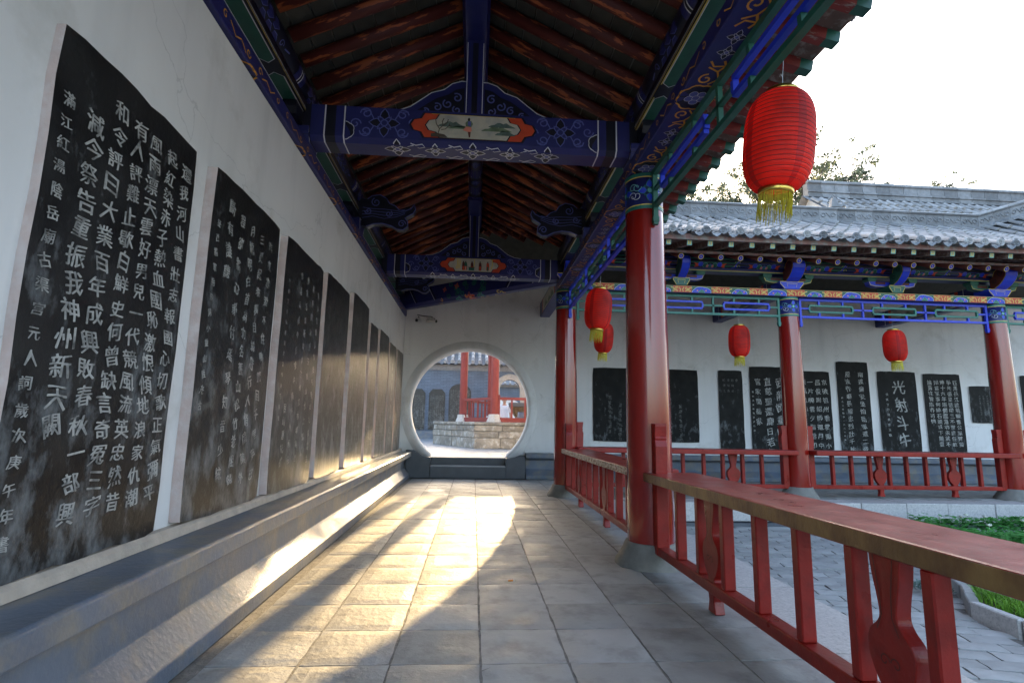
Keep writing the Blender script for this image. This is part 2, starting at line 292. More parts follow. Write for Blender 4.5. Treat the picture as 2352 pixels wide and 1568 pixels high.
_gc = {}
def glyph(ch, off=.012):
    if ch not in _gc:
        c = bpy.data.curves.new('g', 'FONT'); c.body = ch; c.offset = .0; c.resolution_u = 1; o = bpy.data.objects.new('g', c); me = bpy.data.meshes.new_from_object(o)
        _gc[ch] = ([(x.co[0]-.5, x.co[1]-.38) for x in me.vertices], [tuple(p.vertices) for p in me.polygons])
        bpy.data.objects.remove(o); bpy.data.curves.remove(c); bpy.data.meshes.remove(me)
    return _gc[ch]
def writing(fn, blocks, name, mat_, parent, style=.0, seed=1, asp=.95, bold=.0, fn2=None):
    """blocks: (string, u centre, v top, pitch, size); columns written downwards"""
    rd = random.Random(seed); g = G()
    for (s_, uc, vt, pitch, size) in blocks:
        for i, ch in enumerate(s_):
            if ch == ' ': continue
            vs, fs = glyph(ch); sh = rd.uniform(-.12, .05)*(1+style*3); rot = rd.uniform(-.05, .05)*(1+style*3)+.03; sx = size*rd.uniform(.9, 1.08)*(1-.25*style); sy = size*rd.uniform(.88, 1.1)*asp
            ox = uc+rd.uniform(-.06, .06)*size; oy = vt-(i+.5)*pitch+rd.uniform(-.04, .04)*size; p1, p2 = rd.uniform(0, 6), rd.uniform(0, 6); a = .022+.06*style
            out = []; out2 = []
            for x, y in vs:
                x2 = x+a*math.sin(5*y+p1)+sh*y; y2 = y+a*math.sin(4.5*x+p2)+.06*x
                pu, pv_ = ox+(x2*math.cos(rot)-y2*math.sin(rot))*sx, oy+(x2*math.sin(rot)+y2*math.cos(rot))*sy; out.append(fn(pu, pv_)); out2.append((pu+bold*size, pv_+bold*.5*size))
            g.add(out, fs)
            if bold: g.add([fn2(*q) for q in out2], fs)
    return g.build(name, mat_, parent)

X0 = -.08; YG = 10.9                              # ridge lines of the corridor and of the gallery
def zc(d): return 5.28-.5*d                       # underside of ceiling
def zf(d): return 4.49-.24*(d-1.75)
def zt(d, x=0):
    z = 4.39+.40*(2.75-d)+.04*(2.75-d)**2
    return z+(max(0, x-11.3)*.32*max(0, 1-d/2.75))

# ================================================================= THE SETTING
gr = G(); gr.box(-120, 160, -60, 300, -.9, -.46); struct(gr.build('ground', 'ground'))
g = G(); g.box(-12, 24, 12.75, 60, -.45, .41); struct(g.build('rear_courtyard_ground', 'ground'))
rear = bpy.data.objects['rear_courtyard_ground']
g = G(); g.box(-3.2, 2.5, -3, 12.3, -.45, -.012); cf = struct(g.build('corridor_floor', 'mortar'))
g = G(); g.box(2.5, 15, 8.9, 12.3, -.45, -.012); gf = struct(g.build('gallery_floor', 'mortar'))
def slab_mesh(w, d, th, seed, n=4, wob=.006, jit=.006, name='m'):        # a worn stone: irregular outline, uneven face
    rd = random.Random(seed); vs = []; fs = []
    for j in range(n+1):
        for i in range(n+1):
            x = (i/n-.5)*w; y = (j/n-.5)*d; e = i in (0, n) or j in (0, n)
            if e: x += rd.uniform(-jit, jit)*(.6 if i in (0, n) else 0)-(.004 if i == n else -.004 if i == 0 else 0); y += rd.uniform(-jit, jit)*(.6 if j in (0, n) else 0)
            z = rd.uniform(-wob, 0)*(.8 if e else .5)-(.006 if e else 0); vs.append((x, y, z))
    for j in range(n):
        for i in range(n): a = j*(n+1)+i; fs.append((a, a+1, a+n+2, a+n+1))
    rim = [i for i in range(n+1)]+[j*(n+1)+n for j in range(1, n+1)]+[n*(n+1)+i for i in range(n-1, -1, -1)]+[j*(n+1) for j in range(n-1, 0, -1)]
    b = len(vs); vs += [(vs[i][0], vs[i][1], -th) for i in rim]
    for k in range(len(rim)): k2 = (k+1) % len(rim); fs.append((rim[k], b+k, b+k2, rim[k2]))
    g = G(); g.add(vs, fs); return g
P = .4555
tiles = [mesh_only(slab_mesh(P-.005, P-.004, .03, k, 6, .0035, .006), 'floor_tile', 'tile') for k in range(7)]
def lay(parent, x0, nx, y0, ny, px, py, meshes, z=0, skip=None, rz=0, name='floor_tile', lift=.003, off=0):
    k = 0
    for j in range(ny):
        for i in range(nx):
            x = x0+(i+.5)*px+(off*px if j % 2 else 0); y = y0+(j+.5)*py
            if skip and skip(x, y): continue
            o = inst(random.choice(meshes), name, parent, (x, y, z+random.uniform(-lift, 0)), (random.uniform(-.004, .004), random.uniform(-.004, .004), random.choice((0, math.pi))))
            k += 1
    return k
yj = 2.936-9*P
lay(cf, .071-4*P, 8, yj, 29, P, P, tiles, skip=lambda x, y: x < -1.45 or y > 12.1)
lay(gf, .071+4*P+2*P, 20, yj+22*P, 7, P, P, tiles, skip=lambda x, y: y < 9.25 or y > 12.2 or x < 2.6)
lay(cf, .071+4*P, 1, yj+20*P, 9, P, P, tiles, skip=lambda x, y: y < 9.1)
eg = [mesh_only(slab_mesh(.60, 1.19, .03, 40+k, 5, .004, .004), 'edge_stone', 'granite') for k in range(3)]
o_ = struct(G().box(1.895, 2.5, -3, 9.1, -.44, -.014).build('plinth_edge', 'mortar'))
for k in range(10): inst(eg[k % 3], 'edge_stone', o_, (2.197, -2.4+k*1.2, 0))
kb = []
for k, (a, b) in enumerate([(.74, .31), (.86, .31), (.8, .31)]):
    g = G(); g.box(-a/2+.004, a/2-.004, -.22, .22, -.31, -.004); kb.append(g.build('kerb_stone', 'granite', bevel=.012, segs=2))
kroot = struct(G().box(2.3, 15, 8.98, 9.16, -.45, -.02).build('gallery_plinth', 'mortar'))
x = 2.52
for k in range(17):
    s_ = kb[k % 3]; wd = (.74, .86, .8)[k % 3]; o = s_ if k < 3 else s_.copy()
    if k >= 3: C.objects.link(o)
    o.parent = kroot; o.location = (x+wd/2, 9.02+random.uniform(-.01, .01), random.uniform(-.008, 0)); x += wd
for k in range(8):                                                      # side face of the corridor plinth
    o = kb[1].copy(); C.objects.link(o); o.parent = o_; o.location = (2.40, 8.3-k*.87, -.035); o.rotation_euler = (0, 0, R(90)); o.scale = (1.01, .7, .97)
g = G(); g.box(2.3, 15, 8.72, 9.0, -.45, -.33); struct(g.build('gallery_drain', 'darkbase'))
def bedx(y):
    P_ = [(-9, 4.1), (1.9, 4.2), (4.6, 4.32), (5.15, 4.75), (7.7, 6.3), (12, 9)]
    for (a, b), (c, d) in zip(P_, P_[1:]):
        if a <= y <= c: return b+(d-b)*(y-a)/(c-a)
    return 9
# courtyard paving: slate-like bricks in running bond, turned a little
ct = struct(G().box(2.5, 15, -3, 9, -.46, -.392).build('courtyard_paving', 'mortar'))
pv = [mesh_only(slab_mesh(.345, .165, .03, 80+k, 3, .006, .008), 'paver', 'paver') for k in range(5)]
pts = []
for j in range(-10, 70):
    for i in range(-10, 40):
        u_, v_ = (i+.5*(j % 2))*.352, j*.171; a = R(-14); x = 2.4+u_*math.cos(a)-v_*math.sin(a); y = -.2+u_*math.sin(a)+v_*math.cos(a)
        if 2.55 < x < 9 and .8 < y < 8.7 and (x < bedx(y) or y > 7.8): pts.append((math.hypot(x-.0, y), x, y))
pts.sort(key=lambda p: p[0]); far = G()
vis = [p for p in pts if p[1] > 2.9 and math.degrees(math.atan2(p[1], p[2])) < 50]
rest = [p for p in pts if p not in vis[:295]]
for _, x, y in vis[:295]: inst(random.choice(pv), 'paver', ct, (x, y, -.372+random.uniform(-.006, .002)), (random.uniform(-.012, .012), random.uniform(-.012, .012), R(-14)+random.choice((0, math.pi))))
for _, x, y in rest:
    me = random.choice(pv); ca, sa = math.cos(R(-14)), math.sin(R(-14)); zz = -.372+random.uniform(-.004, .002)
    far.add([(x+v.co[0]*ca-v.co[1]*sa, y+v.co[0]*sa+v.co[1]*ca, zz+v.co[2]) for v in me.vertices], [tuple(p.vertices) for p in me.polygons])
o = far.build('far_pavers', 'paver', ct); o['kind'] = 'stuff'
# rear courtyard slabs seen through the moon gate
rs = [mesh_only(slab_mesh(.62, .40, .03, 120+k, 3, .004, .004), 'floor_slab', 'lichen') for k in range(4)]
lay(rear, -3.0, 12, 12.78, 28, .625, .405, rs, z=.43, name='floor_slab', off=.5, skip=lambda x, y: abs(x) > .95+(y-12.7)*.2+.3)
g = G(); g.box(-3.4, 4.6, 24.1, 25.9, .41, .432); g.build('far_floor_strip', 'lichen', rear)

# ---------------------------------------------------------------- walls
def wall_with_hole(cx, cz, r, xa, xb, za, zb, ya, yb, zcut, n=64, arch=False):
    """vertical wall in an XZ plane, thickness ya..yb, round opening cut level at zcut (straight jambs if arch)"""
    g = G(); pts = []
    if arch: a0, a1 = 0, math.pi
    else:
        s_ = math.asin((zcut-cz)/r); a0, a1 = s_, math.pi-s_
    for k in range(n+1):
        a = a0+(a1-a0)*k/n; pts.append((cx+r*math.cos(a), cz+r*math.sin(a)))
    if arch: pts = [(cx+r, zcut)]+pts+[(cx-r, zcut)]
    def outer(p):
        dx, dz = p[0]-cx, p[1]-cz
        t = 1e9
        if dx > 1e-9: t = min(t, (xb-cx)/dx)
        if dx < -1e-9: t = min(t, (xa-cx)/dx)
        if dz > 1e-9: t = min(t, (zb-cz)/dz)
        if dz < -1e-9: t = min(t, (za-cz)/dz)
        return (cx+dx*t, cz+dz*t)
    for y, fl in ((ya, 0), (yb, 1)):
        vs = []; fs = []
        for p in pts:
            q = outer(p); vs += [(p[0], y, p[1]), (q[0], y, q[1])]
        for k in range(len(pts)-1):
            f = (2*k, 2*k+1, 2*k+3, 2*k+2); fs.append(tuple(reversed(f)) if not fl else f)
            a, b = vs[2*k+1], vs[2*k+3]                       # fill the corners of the rectangle
            if abs(a[0]-b[0]) > 1e-6 and abs(a[2]-b[2]) > 1e-6:
                cor = (xb if max(a[0], b[0]) > cx else xa, y, zb if max(a[2], b[2]) > cz else za)
                vs2 = len(vs); vs.append(cor); fs.append((2*k+1, vs2, 2*k+3) if fl else (2*k+3, vs2, 2*k+1))
        g.add(vs, fs)
    # lower band between the end rays and za
    p0, p1 = pts[0], pts[-1]
    q0, q1 = outer(p0), outer(p1)
    for y, fl in ((ya, 0), (yb, 1)):
        vs = [(p1[0], y, p1[1]), (q1[0], y, q1[1]), (xa, y, za), (xb, y, za), (q0[0], y, q0[1]), (p0[0], y, p0[1])]
        f = (0, 1, 2, 3, 4, 5)
        g.add(vs, [f if fl == 0 else tuple(reversed(f))])
    vs = []; fs = []
    for p in pts: vs += [(p[0], ya, p[1]), (p[0], yb, p[1])]
    for k in range(len(pts)-1): fs.append((2*k, 2*k+2, 2*k+3, 2*k+1))
    g.add(vs, fs)
    g.box(xa, xb, ya, yb, za-.02, za)
    g.box(xa, xb, ya, yb, zb, zb+.02); g.box(xa-.02, xa, ya, yb, za, zb); g.box(xb, xb+.02, ya, yb, za, zb)
    return g
wl = thing('corridor_wall', 'tall white plastered corridor wall holding the left row of big black steles', 'wall', (-1.9, 5, 0))
g = G(); g.prism([(-1.64,0), (-1.64,3.60), (-1.655,3.615), (-1.80,3.63), (-1.80,4.42), (-2.15,4.24), (-2.15,0)], 'Y', -3, 12.31); g.build('plaster_wall', 'plaster', wl)
gw = thing('moon_gate_wall', 'white plastered end wall pierced by the big round moon gate', 'wall', (-.08, 12.5, 0))
gz = 1.53; gx = -.09
wall_with_hole(gx, gz, 1.365, -2.15, 14.6, 0, 4.56, 12.30, 12.72, .43, 96).build('plaster_wall', 'plaster', gw)
# hollow-moulded surround: a cone-like ring from r 1.37 (proud of the wall) out to r 1.55
a0 = math.asin((.47-gz)/1.37); g = G()
prof = [(1.352, 12.70), (1.352, 12.205), (1.385, 12.195), (1.415, 12.205), (1.47, 12.235), (1.53, 12.285), (1.56, 12.31)]
g.lathe([(r_, y_) for r_, y_ in prof], (gx, 0, gz), 96, 0, 'Y', a0, math.pi-a0)
g.build('round_surround', 'plaster', gw, smooth=True)
for f in bpy.data.objects['round_surround'].data.polygons: pass
for s_, pts in ((-1, [(-1.46,0), (-.92,0), (-.92,.44), (-1.12,.47), (-1.30,.585), (-1.46,.60)]), (1, [(.74,0), (1.18,0), (1.18,.50), (1.06,.50), (.95,.455), (.74,.44)])):
    g = G(); g.prism(pts, 'Y', 12.06, 12.73); g.build('base_block', 'darkbase', gw, bevel=.008)
g = G(); g.box(-.918, .738, 12.03, 12.45, 0, .262); g.build('step', 'darkbase', gw, bevel=.008)
g = G(); g.box(-.918, .738, 12.285, 12.76, .262, .432); g.build('step', 'darkbase', gw, bevel=.008)
g = G(); g.box(-.917, .737, 12.02, 12.29, .250, .270); g.build('step_edge', 'lichen', gw)
g = G(); g.box(-.917, .737, 12.265, 12.77, .420, .440); g.build('step_edge', 'lichen', gw)
def ledge_prof(s=1): return [(.0,0), (.30,0), (.30,.085), (.285,.10), (.195,.20), (.18,.215), (.18,.40), (.20,.43), (.315,.455), (.325,.46), (.325,.545), (.31,.56), (0,.56)]
lg = thing('wall_ledge', 'long blue grey cement ledge with moulded foot below the left steles', 'ledge', (-1.6, 5, 0))
g = G(); g.prism([(-1.66+u, z) for u, z in ledge_prof()], 'Y', -3, 12.07); g.build('ledge_body', 'ledge', lg, bevel=.006, segs=2)
g = G(); g.prism([(-1.66,.555), (-1.575,.563), (-1.582,.60), (-1.60,.618), (-1.66,.62)], 'Y', -3, 12.29); g.build('mortar_fillet', 'cream', lg)
lg2 = thing('gallery_ledge', 'blue grey cement ledge below the steles of the right hand gallery', 'ledge', (7, 12.2, 0))
g = G(); g.prism([(12.31-u, z) for u, z in ledge_prof()], 'X', 1.19, 14.5); g.build('ledge_body', 'ledge', lg2, bevel=.006, segs=2)
g = G(); g.prism([(12.31,.555), (12.24,.563), (12.26,.59), (12.31,.595)], 'X', 1.19, 14.5); g.build('mortar_fillet', 'plaster', lg2)

# ---------------------------------------------------------------- steles
def stele(label, frame, u0_, u1_, v0_, v1_, blocks, ink='ink', style=.0, seed=1, proud=.06, mats=('stele', 'pink'), rag=.006, group=None, extra=None, asp=.95):
    """frame 'L': left wall (u = Y), 'F': gate wall (u = X), or ('B', y)"""
    if frame == 'L': org = (-1.64, (u0_+u1_)/2, v0_); fn = lambda u, v, h=0: (-1.64+proud+h, u, v); ax = 'X'; a, b = -1.66, -1.64+proud
    else:
        yy = 12.3 if frame == 'F' else frame[1]; org = ((u0_+u1_)/2, yy, v0_); fn = lambda u, v, h=0: (u, yy-proud-h, v); ax = 'Y'; a, b = yy+.02, yy-proud
    t = thing('stele', label, 'stele', org, 0, group); rd = random.Random(seed*13+5); pts = []
    cor = [(u0_, v0_), (u1_, v0_), (u1_, v1_), (u0_, v1_)]
    for k in range(4):
        p, q = cor[k], cor[(k+1) % 4]; n = 9
        for i in range(n):
            t_ = i/n; x = p[0]+(q[0]-p[0])*t_; z = p[1]+(q[1]-p[1])*t_
            if i == 0: x += (.012 if x == u0_ else -.012); z += (.012 if z == v0_ else -.012)
            elif k % 2 == 0: z += rd.uniform(-rag, rag)
            else: x += rd.uniform(-rag, rag)
            pts.append((x, z))
    if extra: pts = extra
    g = G(); n = len(pts)
    vs = [fn(u, v) for u, v in pts]; cc = fn((u0_+u1_)/2, (v0_+v1_)/2); back = [fn(u, v, -(proud+.02)) for u, v in pts]
    face = tuple(range(n)); 
    g.add(vs, [face if frame == 'L' else face], 0)
    g.add(vs+back, [(i, i+n, (i+1) % n+n, (i+1) % n) for i in range(n)], 1)
    g.build('slab', list(mats), t)
    if blocks:
        o = writing(lambda u, v: fn(u, v, .0022), blocks, 'inscription', ink, t, style, seed, asp, .026 if ink == 'ink' else 0, lambda u, v: fn(u, v, .0032)); o['kind'] = 'stuff'
    return t
def cols(strs, u0_, u1_, vt, vb, rows, size=None, shrink=1.0):        # strs listed right to left
    n = len(strs); p = (u1_-u0_)/n; pitch = (vt-vb)/rows; sz = size or min(p, pitch)*.86
    return [(s_, u1_-(k+.5)*p, vt, pitch, sz) for k, s_ in enumerate(strs)]
# leftmost sliver at the frame edge
stele('black stele cut off by the left edge of the photo', 'L', .75, 1.50, .62, 2.72, cols(['滿江紅怒髮衝冠憑欄處', '瀟瀟雨歇抬望眼仰天', '長嘯壯懷激烈'], .8, 1.4, 2.3, .9, 10), seed=3)
S1 = [('還我河山書壯志報國心切歌正氣彌平', 2.865, 2.57, .1125, .104), ('起紅染赤子熱血國恥激恨傾地浪家仇潮', 2.722, 2.58, .1065, .104), ('風雨漂天雲好男兒一代競風流英忠然昔', 2.586, 2.585, .1065, .106),
      ('有人評難止歇白鮮史何曾缺言奇冤三字', 2.455, 2.59, .1070, .108), ('和令評曰大業百年成興敗春秋一部興', 2.318, 2.60, .1150, .112), ('減今祭告重振我神州新天闕', 2.178, 2.46, .1130, .116), ('滿江紅湯陰岳廟古渠宫元人詞歲次庚午年書', 2.03, 2.46, .092, .066)]
stele('largest black stele, nearest the camera, with seven columns of bold pale clerical script', 'L', 1.95, 2.955, .62, 2.70, S1, seed=11, style=.28, rag=.009, proud=.036, asp=.86)
S2 = [('昨夜寒蛩不住鳴驚回千里夢已', 4.03, 2.56, .140, .086), ('三更起來獨自繞階行人悄悄簾外', 3.87, 2.56, .130, .090), ('月朧明白首為功名舊山松竹老阻歸', 3.70, 2.56, .121, .092), ('程欲將心事付瑤琴知音少絃', 3.53, 2.58, .150, .094), ('斷有誰聽', 3.37, 2.60, .14, .105), ('征西將軍岳飛詞小重山陸光古', 3.22, 2.42, .092, .055)]
stele('second black stele from the left edge, with loose cursive writing in six uneven columns', 'L', 3.13, 4.20, .625, 2.71, S2, style=.8, seed=21)
S3 = [('異向有情如僧在行看花已落寄去', 5.32, 2.48, .122, .072), ('無那憐歲好玉對山水之間成', 5.15, 2.52, .140, .080), ('傳家甑業所以為古碑文亦堪傳世', 4.97, 2.55, .125, .076), ('雲過兵囿今日望中南新人何在', 4.79, 2.55, .135, .076), ('民國題記書', 4.62, 1.35, .11, .085), ('歲在丁卯秋月書於湯陰岳王廟側', 4.49, 2.4, .088, .045)]
stele('third black stele along the corridor, with thin cursive columns and a dim golden lower half', 'L', 4.37, 5.45, .615, 2.725, S3, style=1.0, seed=31)
MJ = '怒髮衝冠憑欄處瀟瀟雨歇抬望眼仰天長嘯壯懷激烈三十功名塵與土八千里路雲和月莫等閒白了少年頭空悲切靖康恥猶未雪臣子恨何時滅駕長車踏破賀蘭山缺壯志飢餐胡虜肉笑談渴飲匈奴血待從頭收拾舊山河朝天闕'
def fill(ncol, rows, off=0): 
    s_ = (MJ*8)[off:]; return [s_[k*rows:(k+1)*rows] for k in range(ncol)]
stele('fourth stele along the corridor, faint writing, black above and golden sheen below', 'L', 5.60, 6.62, .62, 2.76, cols(fill(5, 14, 4), 5.68, 6.52, 2.45, .95, 14, .085), 'inkdim', .9, 41)
stele('tallest stele of the left row, fifth along the corridor, with fine lines of text', 'L', 6.84, 7.86, .62, 2.85, cols(fill(10, 30, 9), 6.92, 7.78, 2.5, .85, 30, .05), 'inkdim', .3, 51)
stele('narrow stele, sixth along the corridor, where the curved edge of the sun patch begins', 'L', 8.04, 8.68, .62, 2.68, cols(fill(7, 30, 19), 8.09, 8.63, 2.4, .8, 30, .05), 'inkdim', .2, 61)
stele('seventh stele along the corridor, covered in close rows of small characters', 'L', 8.86, 9.80, .62, 2.72, cols(fill(10, 30, 29), 8.93, 9.73, 2.5, .8, 30, .05), 'inkdim', .2, 71)
stele('stele with one column of large cursive characters, second from the moon gate corner', 'L', 9.94, 10.74, .62, 2.66, [('精忠報國乾坤正氣', 10.34, 2.35, .20, .17)], 'ink', .9, 81)
stele('last stele of the left row, in the corner beside the moon gate', 'L', 10.89, 11.80, .62, 2.67, cols(fill(9, 30, 49), 10.96, 11.73, 2.45, .8, 30, .05), 'inkdim', .2, 91)
# gallery wall
gp = dict(proud=.028, mats=('stele2', 'plaster'), rag=.004)
stele('wide black stele behind the near red column, with faint scratched cursive and a plain border', 'F', 2.75, 5.27, .84, 2.54, [(MJ[k*7:k*7+8], 3.15+k*.24, 1.72 if k % 2 else 1.9, .11, .10) for k in range(8)], 'inkdim', 1.0, 101, **gp)
stele('narrow almost blank black stele beside the wide one, few small characters near its top', 'F', 5.76, 6.36, .60, 2.55, cols(['金', '題林松', '情樹風', '松濤江'], 5.85, 6.27, 2.38, 2.0, 3, .07), 'inkdim', .1, 111, **gp)
stele('black stele with three bold columns of chalky writing, half behind the middle gallery column', 'F', 6.53, 7.54, .61, 2.66, [('武龍師畫時名', 7.27, 2.42, .29, .24), ('直慈聖還寵日若何', 6.98, 2.42, .235, .20), ('官家間岳家', 6.73, 2.42, .235, .17), ('歲在癸亥仲秋書於岳廟', 6.60, 2.1, .1, .055)], 'ink', .45, 121, **gp)
stele('black stele in thin seal script columns just right of the middle gallery column', 'F', 7.72, 8.54, .60, 2.58, cols(['京破祖州看掌聞小', '昌俊謝詔師還月中', '一片曉雲夕指點印', '原萬里山'], 7.78, 8.48, 2.42, .72, 8, .15), 'ink', .1, 131, **gp)
stele('tallest gallery stele with two bold columns of running script', 'F', 8.71, 9.53, .60, 2.835, [('南渡偏安坐怕岳軍還二帝', 9.32, 2.62, .178, .15), ('風波作嘔長留忠烈壯千秋', 8.99, 2.62, .178, .15), ('題岳王廟楹聯一九八六年秋', 8.82, 2.0, .09, .05)], 'ink', .3, 141, **gp)
stele('black stele with four very large chalk white characters down its middle', 'F', 9.74, 10.74, .60, 2.625, [('光射斗牛', 10.29, 2.44, .42, .36), ('癸亥丁卯題書生民錄', 9.96, 2.12, .12, .075)], 'ink', .35, 151, **gp)
stele('black stele in five neat rows of square clerical characters, right of the four large characters', 'F', 10.91, 11.89, .61, 2.595, cols(['匹馬長江誰着鞭惟公攘臂獨', '爭先張皇恨帶三不世擔任乾', '坤十六年堪憫臨淄功未就不', '知當室事何緣石頭城下饒豐', '論葺往贊眉亦可憐'], 11.0, 11.82, 2.45, .7, 13, .125), 'ink', 0, 161, **gp)
stele('small low black stele hanging high on the gallery wall behind the right hand column', 'F', 12.09, 13.32, 1.42, 2.32, cols(fill(8, 9, 10), 12.3, 13.1, 2.1, 1.6, 9, .05), 'inkdim', .3, 171, **gp)
stele('black stele at the right edge of the photo, mostly cut off', 'F', 13.46, 14.3, .9, 2.61, cols(fill(5, 14, 30), 13.55, 14.2, 2.4, 1.0, 14, .08), 'inkdim', .3, 181, **gp)

# ---------------------------------------------------------------- columns
def make_column():
    t = local_thing('column', '', 'column')
    G().lathe([(.207,.16), (.205,.6), (.20,1.4), (.19,2.4), (.178,3.26)], n=40).build('shaft', 'red', t, smooth=True)
    G().lathe([(.325,-.01), (.315,.03), (.275,.085), (.245,.14), (.230,.178), (.224,.19), (.15,.19)], n=40).build('stone_base', 'basecement', t, smooth=True)
    G().lathe([(.1795,3.25), (.1795,3.615), (.0,3.615)], n=40).build('collar', 'blue', t, smooth=True)
    fn = lambda u, v, h=0: ((.181+h)*math.cos(u/.181), (.181+h)*math.sin(u/.181), v)
    d = Dec(fn, []); L = 2*math.pi*.181
    for z0, z1, m in ((3.25, 3.285, 'teal'), (3.285, 3.295, 'yellow'), (3.565, 3.575, 'yellow'), (3.575, 3.61, 'teal')): d.rect(0, L, z0, z1, m, .0012, 36)
    for k in range(4):
        c = L/4*(k+.5)+L/8; d.flower(c, 3.43, .115, 'brightblue', 'teal', 'cyan', 4, 0, .007)
        for s in (-1, 1):
            d.scroll(c+s*.135*.9, 3.47, .045, 0, 1.1, 'cyan', .006, s); d.scroll(c+s*.135*.9, 3.385, .045, 3.1, 1.1, 'white', .005, -s)
    d.build('painted_band', t)
    return t
COLS = [((1.62, .4), 'red column nearest the camera, out of frame on the right'), ((1.62, 4.9), 'tall glossy red column in the middle foreground, ending the near railing'), ((1.62, 9.4), 'slimmer looking red column at the inner corner, beside the moon gate wall'),
        ((5.82, 9.4), 'red gallery column between the bold three column stele and the seal script stele'), ((9.95, 9.4), 'red gallery column near the right edge of the photo'), ((14.1, 9.4), 'red gallery column beyond the right edge')]
proto = make_column()
for k, ((x, y), lab) in enumerate(COLS):
    if k in (0, 5): continue
    o = proto if k == 1 else copy_tree(proto); o.location = (x, y, 0); o.rotation_euler = (0, 0, R(-90)); tag(o, lab, group='red columns')

# ---------------------------------------------------------------- railings
def make_rail(L, ia=-.105, ib=-.105, oa=.335, ob=.335):                # local +X along, +Y outwards (courtyard side)
    t = local_thing('railing', '', 'railing'); zt_ = .80
    g = G(); g.prism([(.16, ia), (L-.16, ib), (L-.16, ob), (.16, oa)], 'Z', zt_-.082, zt_); g.build('seat_board', ['railred'], t, bevel=.012, segs=2)
    G().prism([(.166, ia-.003), (L-.166, ib-.003), (L-.166, ib-.0012), (.166, ia-.0012)], 'Z', zt_-.075, zt_-.006).build('worn_lit_edge', 'edge', t)  # thin edge strip: tan is painted floor reflection, the whitish version is wear
    g = G(); g.box(.19, L-.19, -.045, .055, .125, .195); g.build('bottom_rail', 'railred', t, bevel=.008, segs=2)
    for s, x in ((0, .245), (1, L-.245)):
        g = G(); g.box(x-.055, x+.055, -.05, .06, .125, .72); g.build('post', 'railred', t, bevel=.008)
        pr = [(-.052,.795), (.052,.795), (.060,1.03), (.044,1.085), (.050,1.09), (.050,1.105), (.044,1.11), (.056,1.20), (.056,1.225), (-.056,1.225), (-.056,1.20), (-.044,1.11), (-.050,1.105), (-.050,1.09), (-.044,1.085), (-.060,1.03)]
        g = G(); g.prism([(x+a, z) for a, z in pr], 'Y', -.048, .058); g.build('post_head', 'railred', t, bevel=.005)
    n = 9; x0, x1 = .30+.115, L-.30-.115; st = (L-.60)/10
    bal = None
    for k in range(n):
        x = .30+st*(k+1)
        if bal is None:
            g = G(); g.box(-.028, .028, -.032, .042, .195, .72); bal = g.build('baluster', 'railred', t, bevel=.006); bal.location = (x, 0, 0)
        else:
            o = bal.copy(); C.objects.link(o); o.parent = t; o.location = (x+random.uniform(-.01, .01), 0, 0)
    vz0 = [(.080,.722), (.070,.64), (.052,.56), (.045,.50), (.062,.465), (.100,.43), (.118,.385), (.115,.34), (.098,.29), (.072,.245), (.048,.22), (.052,.195)]
    vz = []
    for i in range(len(vz0)-1):                      # Catmull-Rom through the outline
        p0, p1, p2, p3 = vz0[max(i-1, 0)], vz0[i], vz0[i+1], vz0[min(i+2, len(vz0)-1)]
        for q in range(4):
            f = q/4; vz.append(tuple(.5*(2*p1[c]+(p2[c]-p0[c])*f+(2*p0[c]-5*p1[c]+4*p2[c]-p3[c])*f*f+(3*p1[c]-p0[c]-3*p2[c]+p3[c])*f**3) for c in (0, 1)))
    vz.append(vz0[-1])
    for k in (2, 6):
        x = .30+st*(k+1.5); pts_ = [(x+a, z) for a, z in vz]+[(x-a, z) for a, z in reversed(vz)]
        g = G(); g.prism(pts_, 'Y', -.026, .036); v = g.build('vase_baluster', 'railred', t, bevel=.006)
        for sy in (-1, 1):
            y = (-.0265 if sy < 0 else .0365)
            d = Dec(lambda u, v_, h=0, x=x, y=y, sy=sy: (x+u, y+sy*h*1.5, v_), [])
            d.line([(-.050,.715), (-.030,.58), (-.026,.50), (-.055,.44)], .005, 'wood_dark'); d.line([(.050,.715), (.030,.58), (.026,.50), (.055,.44)], .005, 'wood_dark')
            d.scroll(-.028, .335, .026, 0, 1, 'wood_dark', .005, 1); d.scroll(.028, .335, .026, 3.1, 1, 'wood_dark', .005, -1)
            o = d.build('carved_line', v); 
        g = G(); g.prism([(x-.045,.125), (x+.045,.125), (x+.035,.075), (x+.055,.0), (x-.055,.0), (x-.035,.075)], 'Y', -.03, .04); g.build('foot', 'railred', t, bevel=.006)
    return t
r1 = make_rail(4.5, -.005, -.115, .425, .36)
tag(r1, 'near red bench railing sweeping across the lower right foreground', group='red bench railings'); r1.location = (1.625, .4, 0)
r1.rotation_euler = (0, 0, R(90)); r1.scale = (1, -1, 1)
r2 = make_rail(4.5); r2.scale = (1, -1, 1); r2['group'] = 'red bench railings'; [c for c in r2.children if c.name.startswith('worn_lit_edge')][0].data = [c for c in r2.children if c.name.startswith('worn_lit_edge')][0].data; [c for c in r2.children if c.name.startswith('worn_lit_edge')][0].data.materials[0] = mt['edgew']; r2['label'] = 'red bench railing with worn whitish edge between the near column and the corner column'; r2.location = (1.625, 4.9, 0); r2.rotation_euler = (0, 0, R(90))
r3 = make_rail(4.2); r3['label'] = 'red gallery railing directly behind the near red column'; r3['group'] = 'red bench railings'; r3.location = (1.62, 9.4, .03); r3.scale = (1, -1, 1)
r4 = copy_tree(r3); r4['label'] = 'red gallery railing with two vase shaped balusters, between the two right hand gallery columns'; r4.location = (5.82, 9.4, .03); r4.scale = (4.13/4.2, -1, 1)
r5 = copy_tree(r3); r5['label'] = 'red gallery railing at the right edge, past the last visible column'; r5.location = (9.95, 9.4, .03); r5.scale = (4.15/4.2, -1, 1)

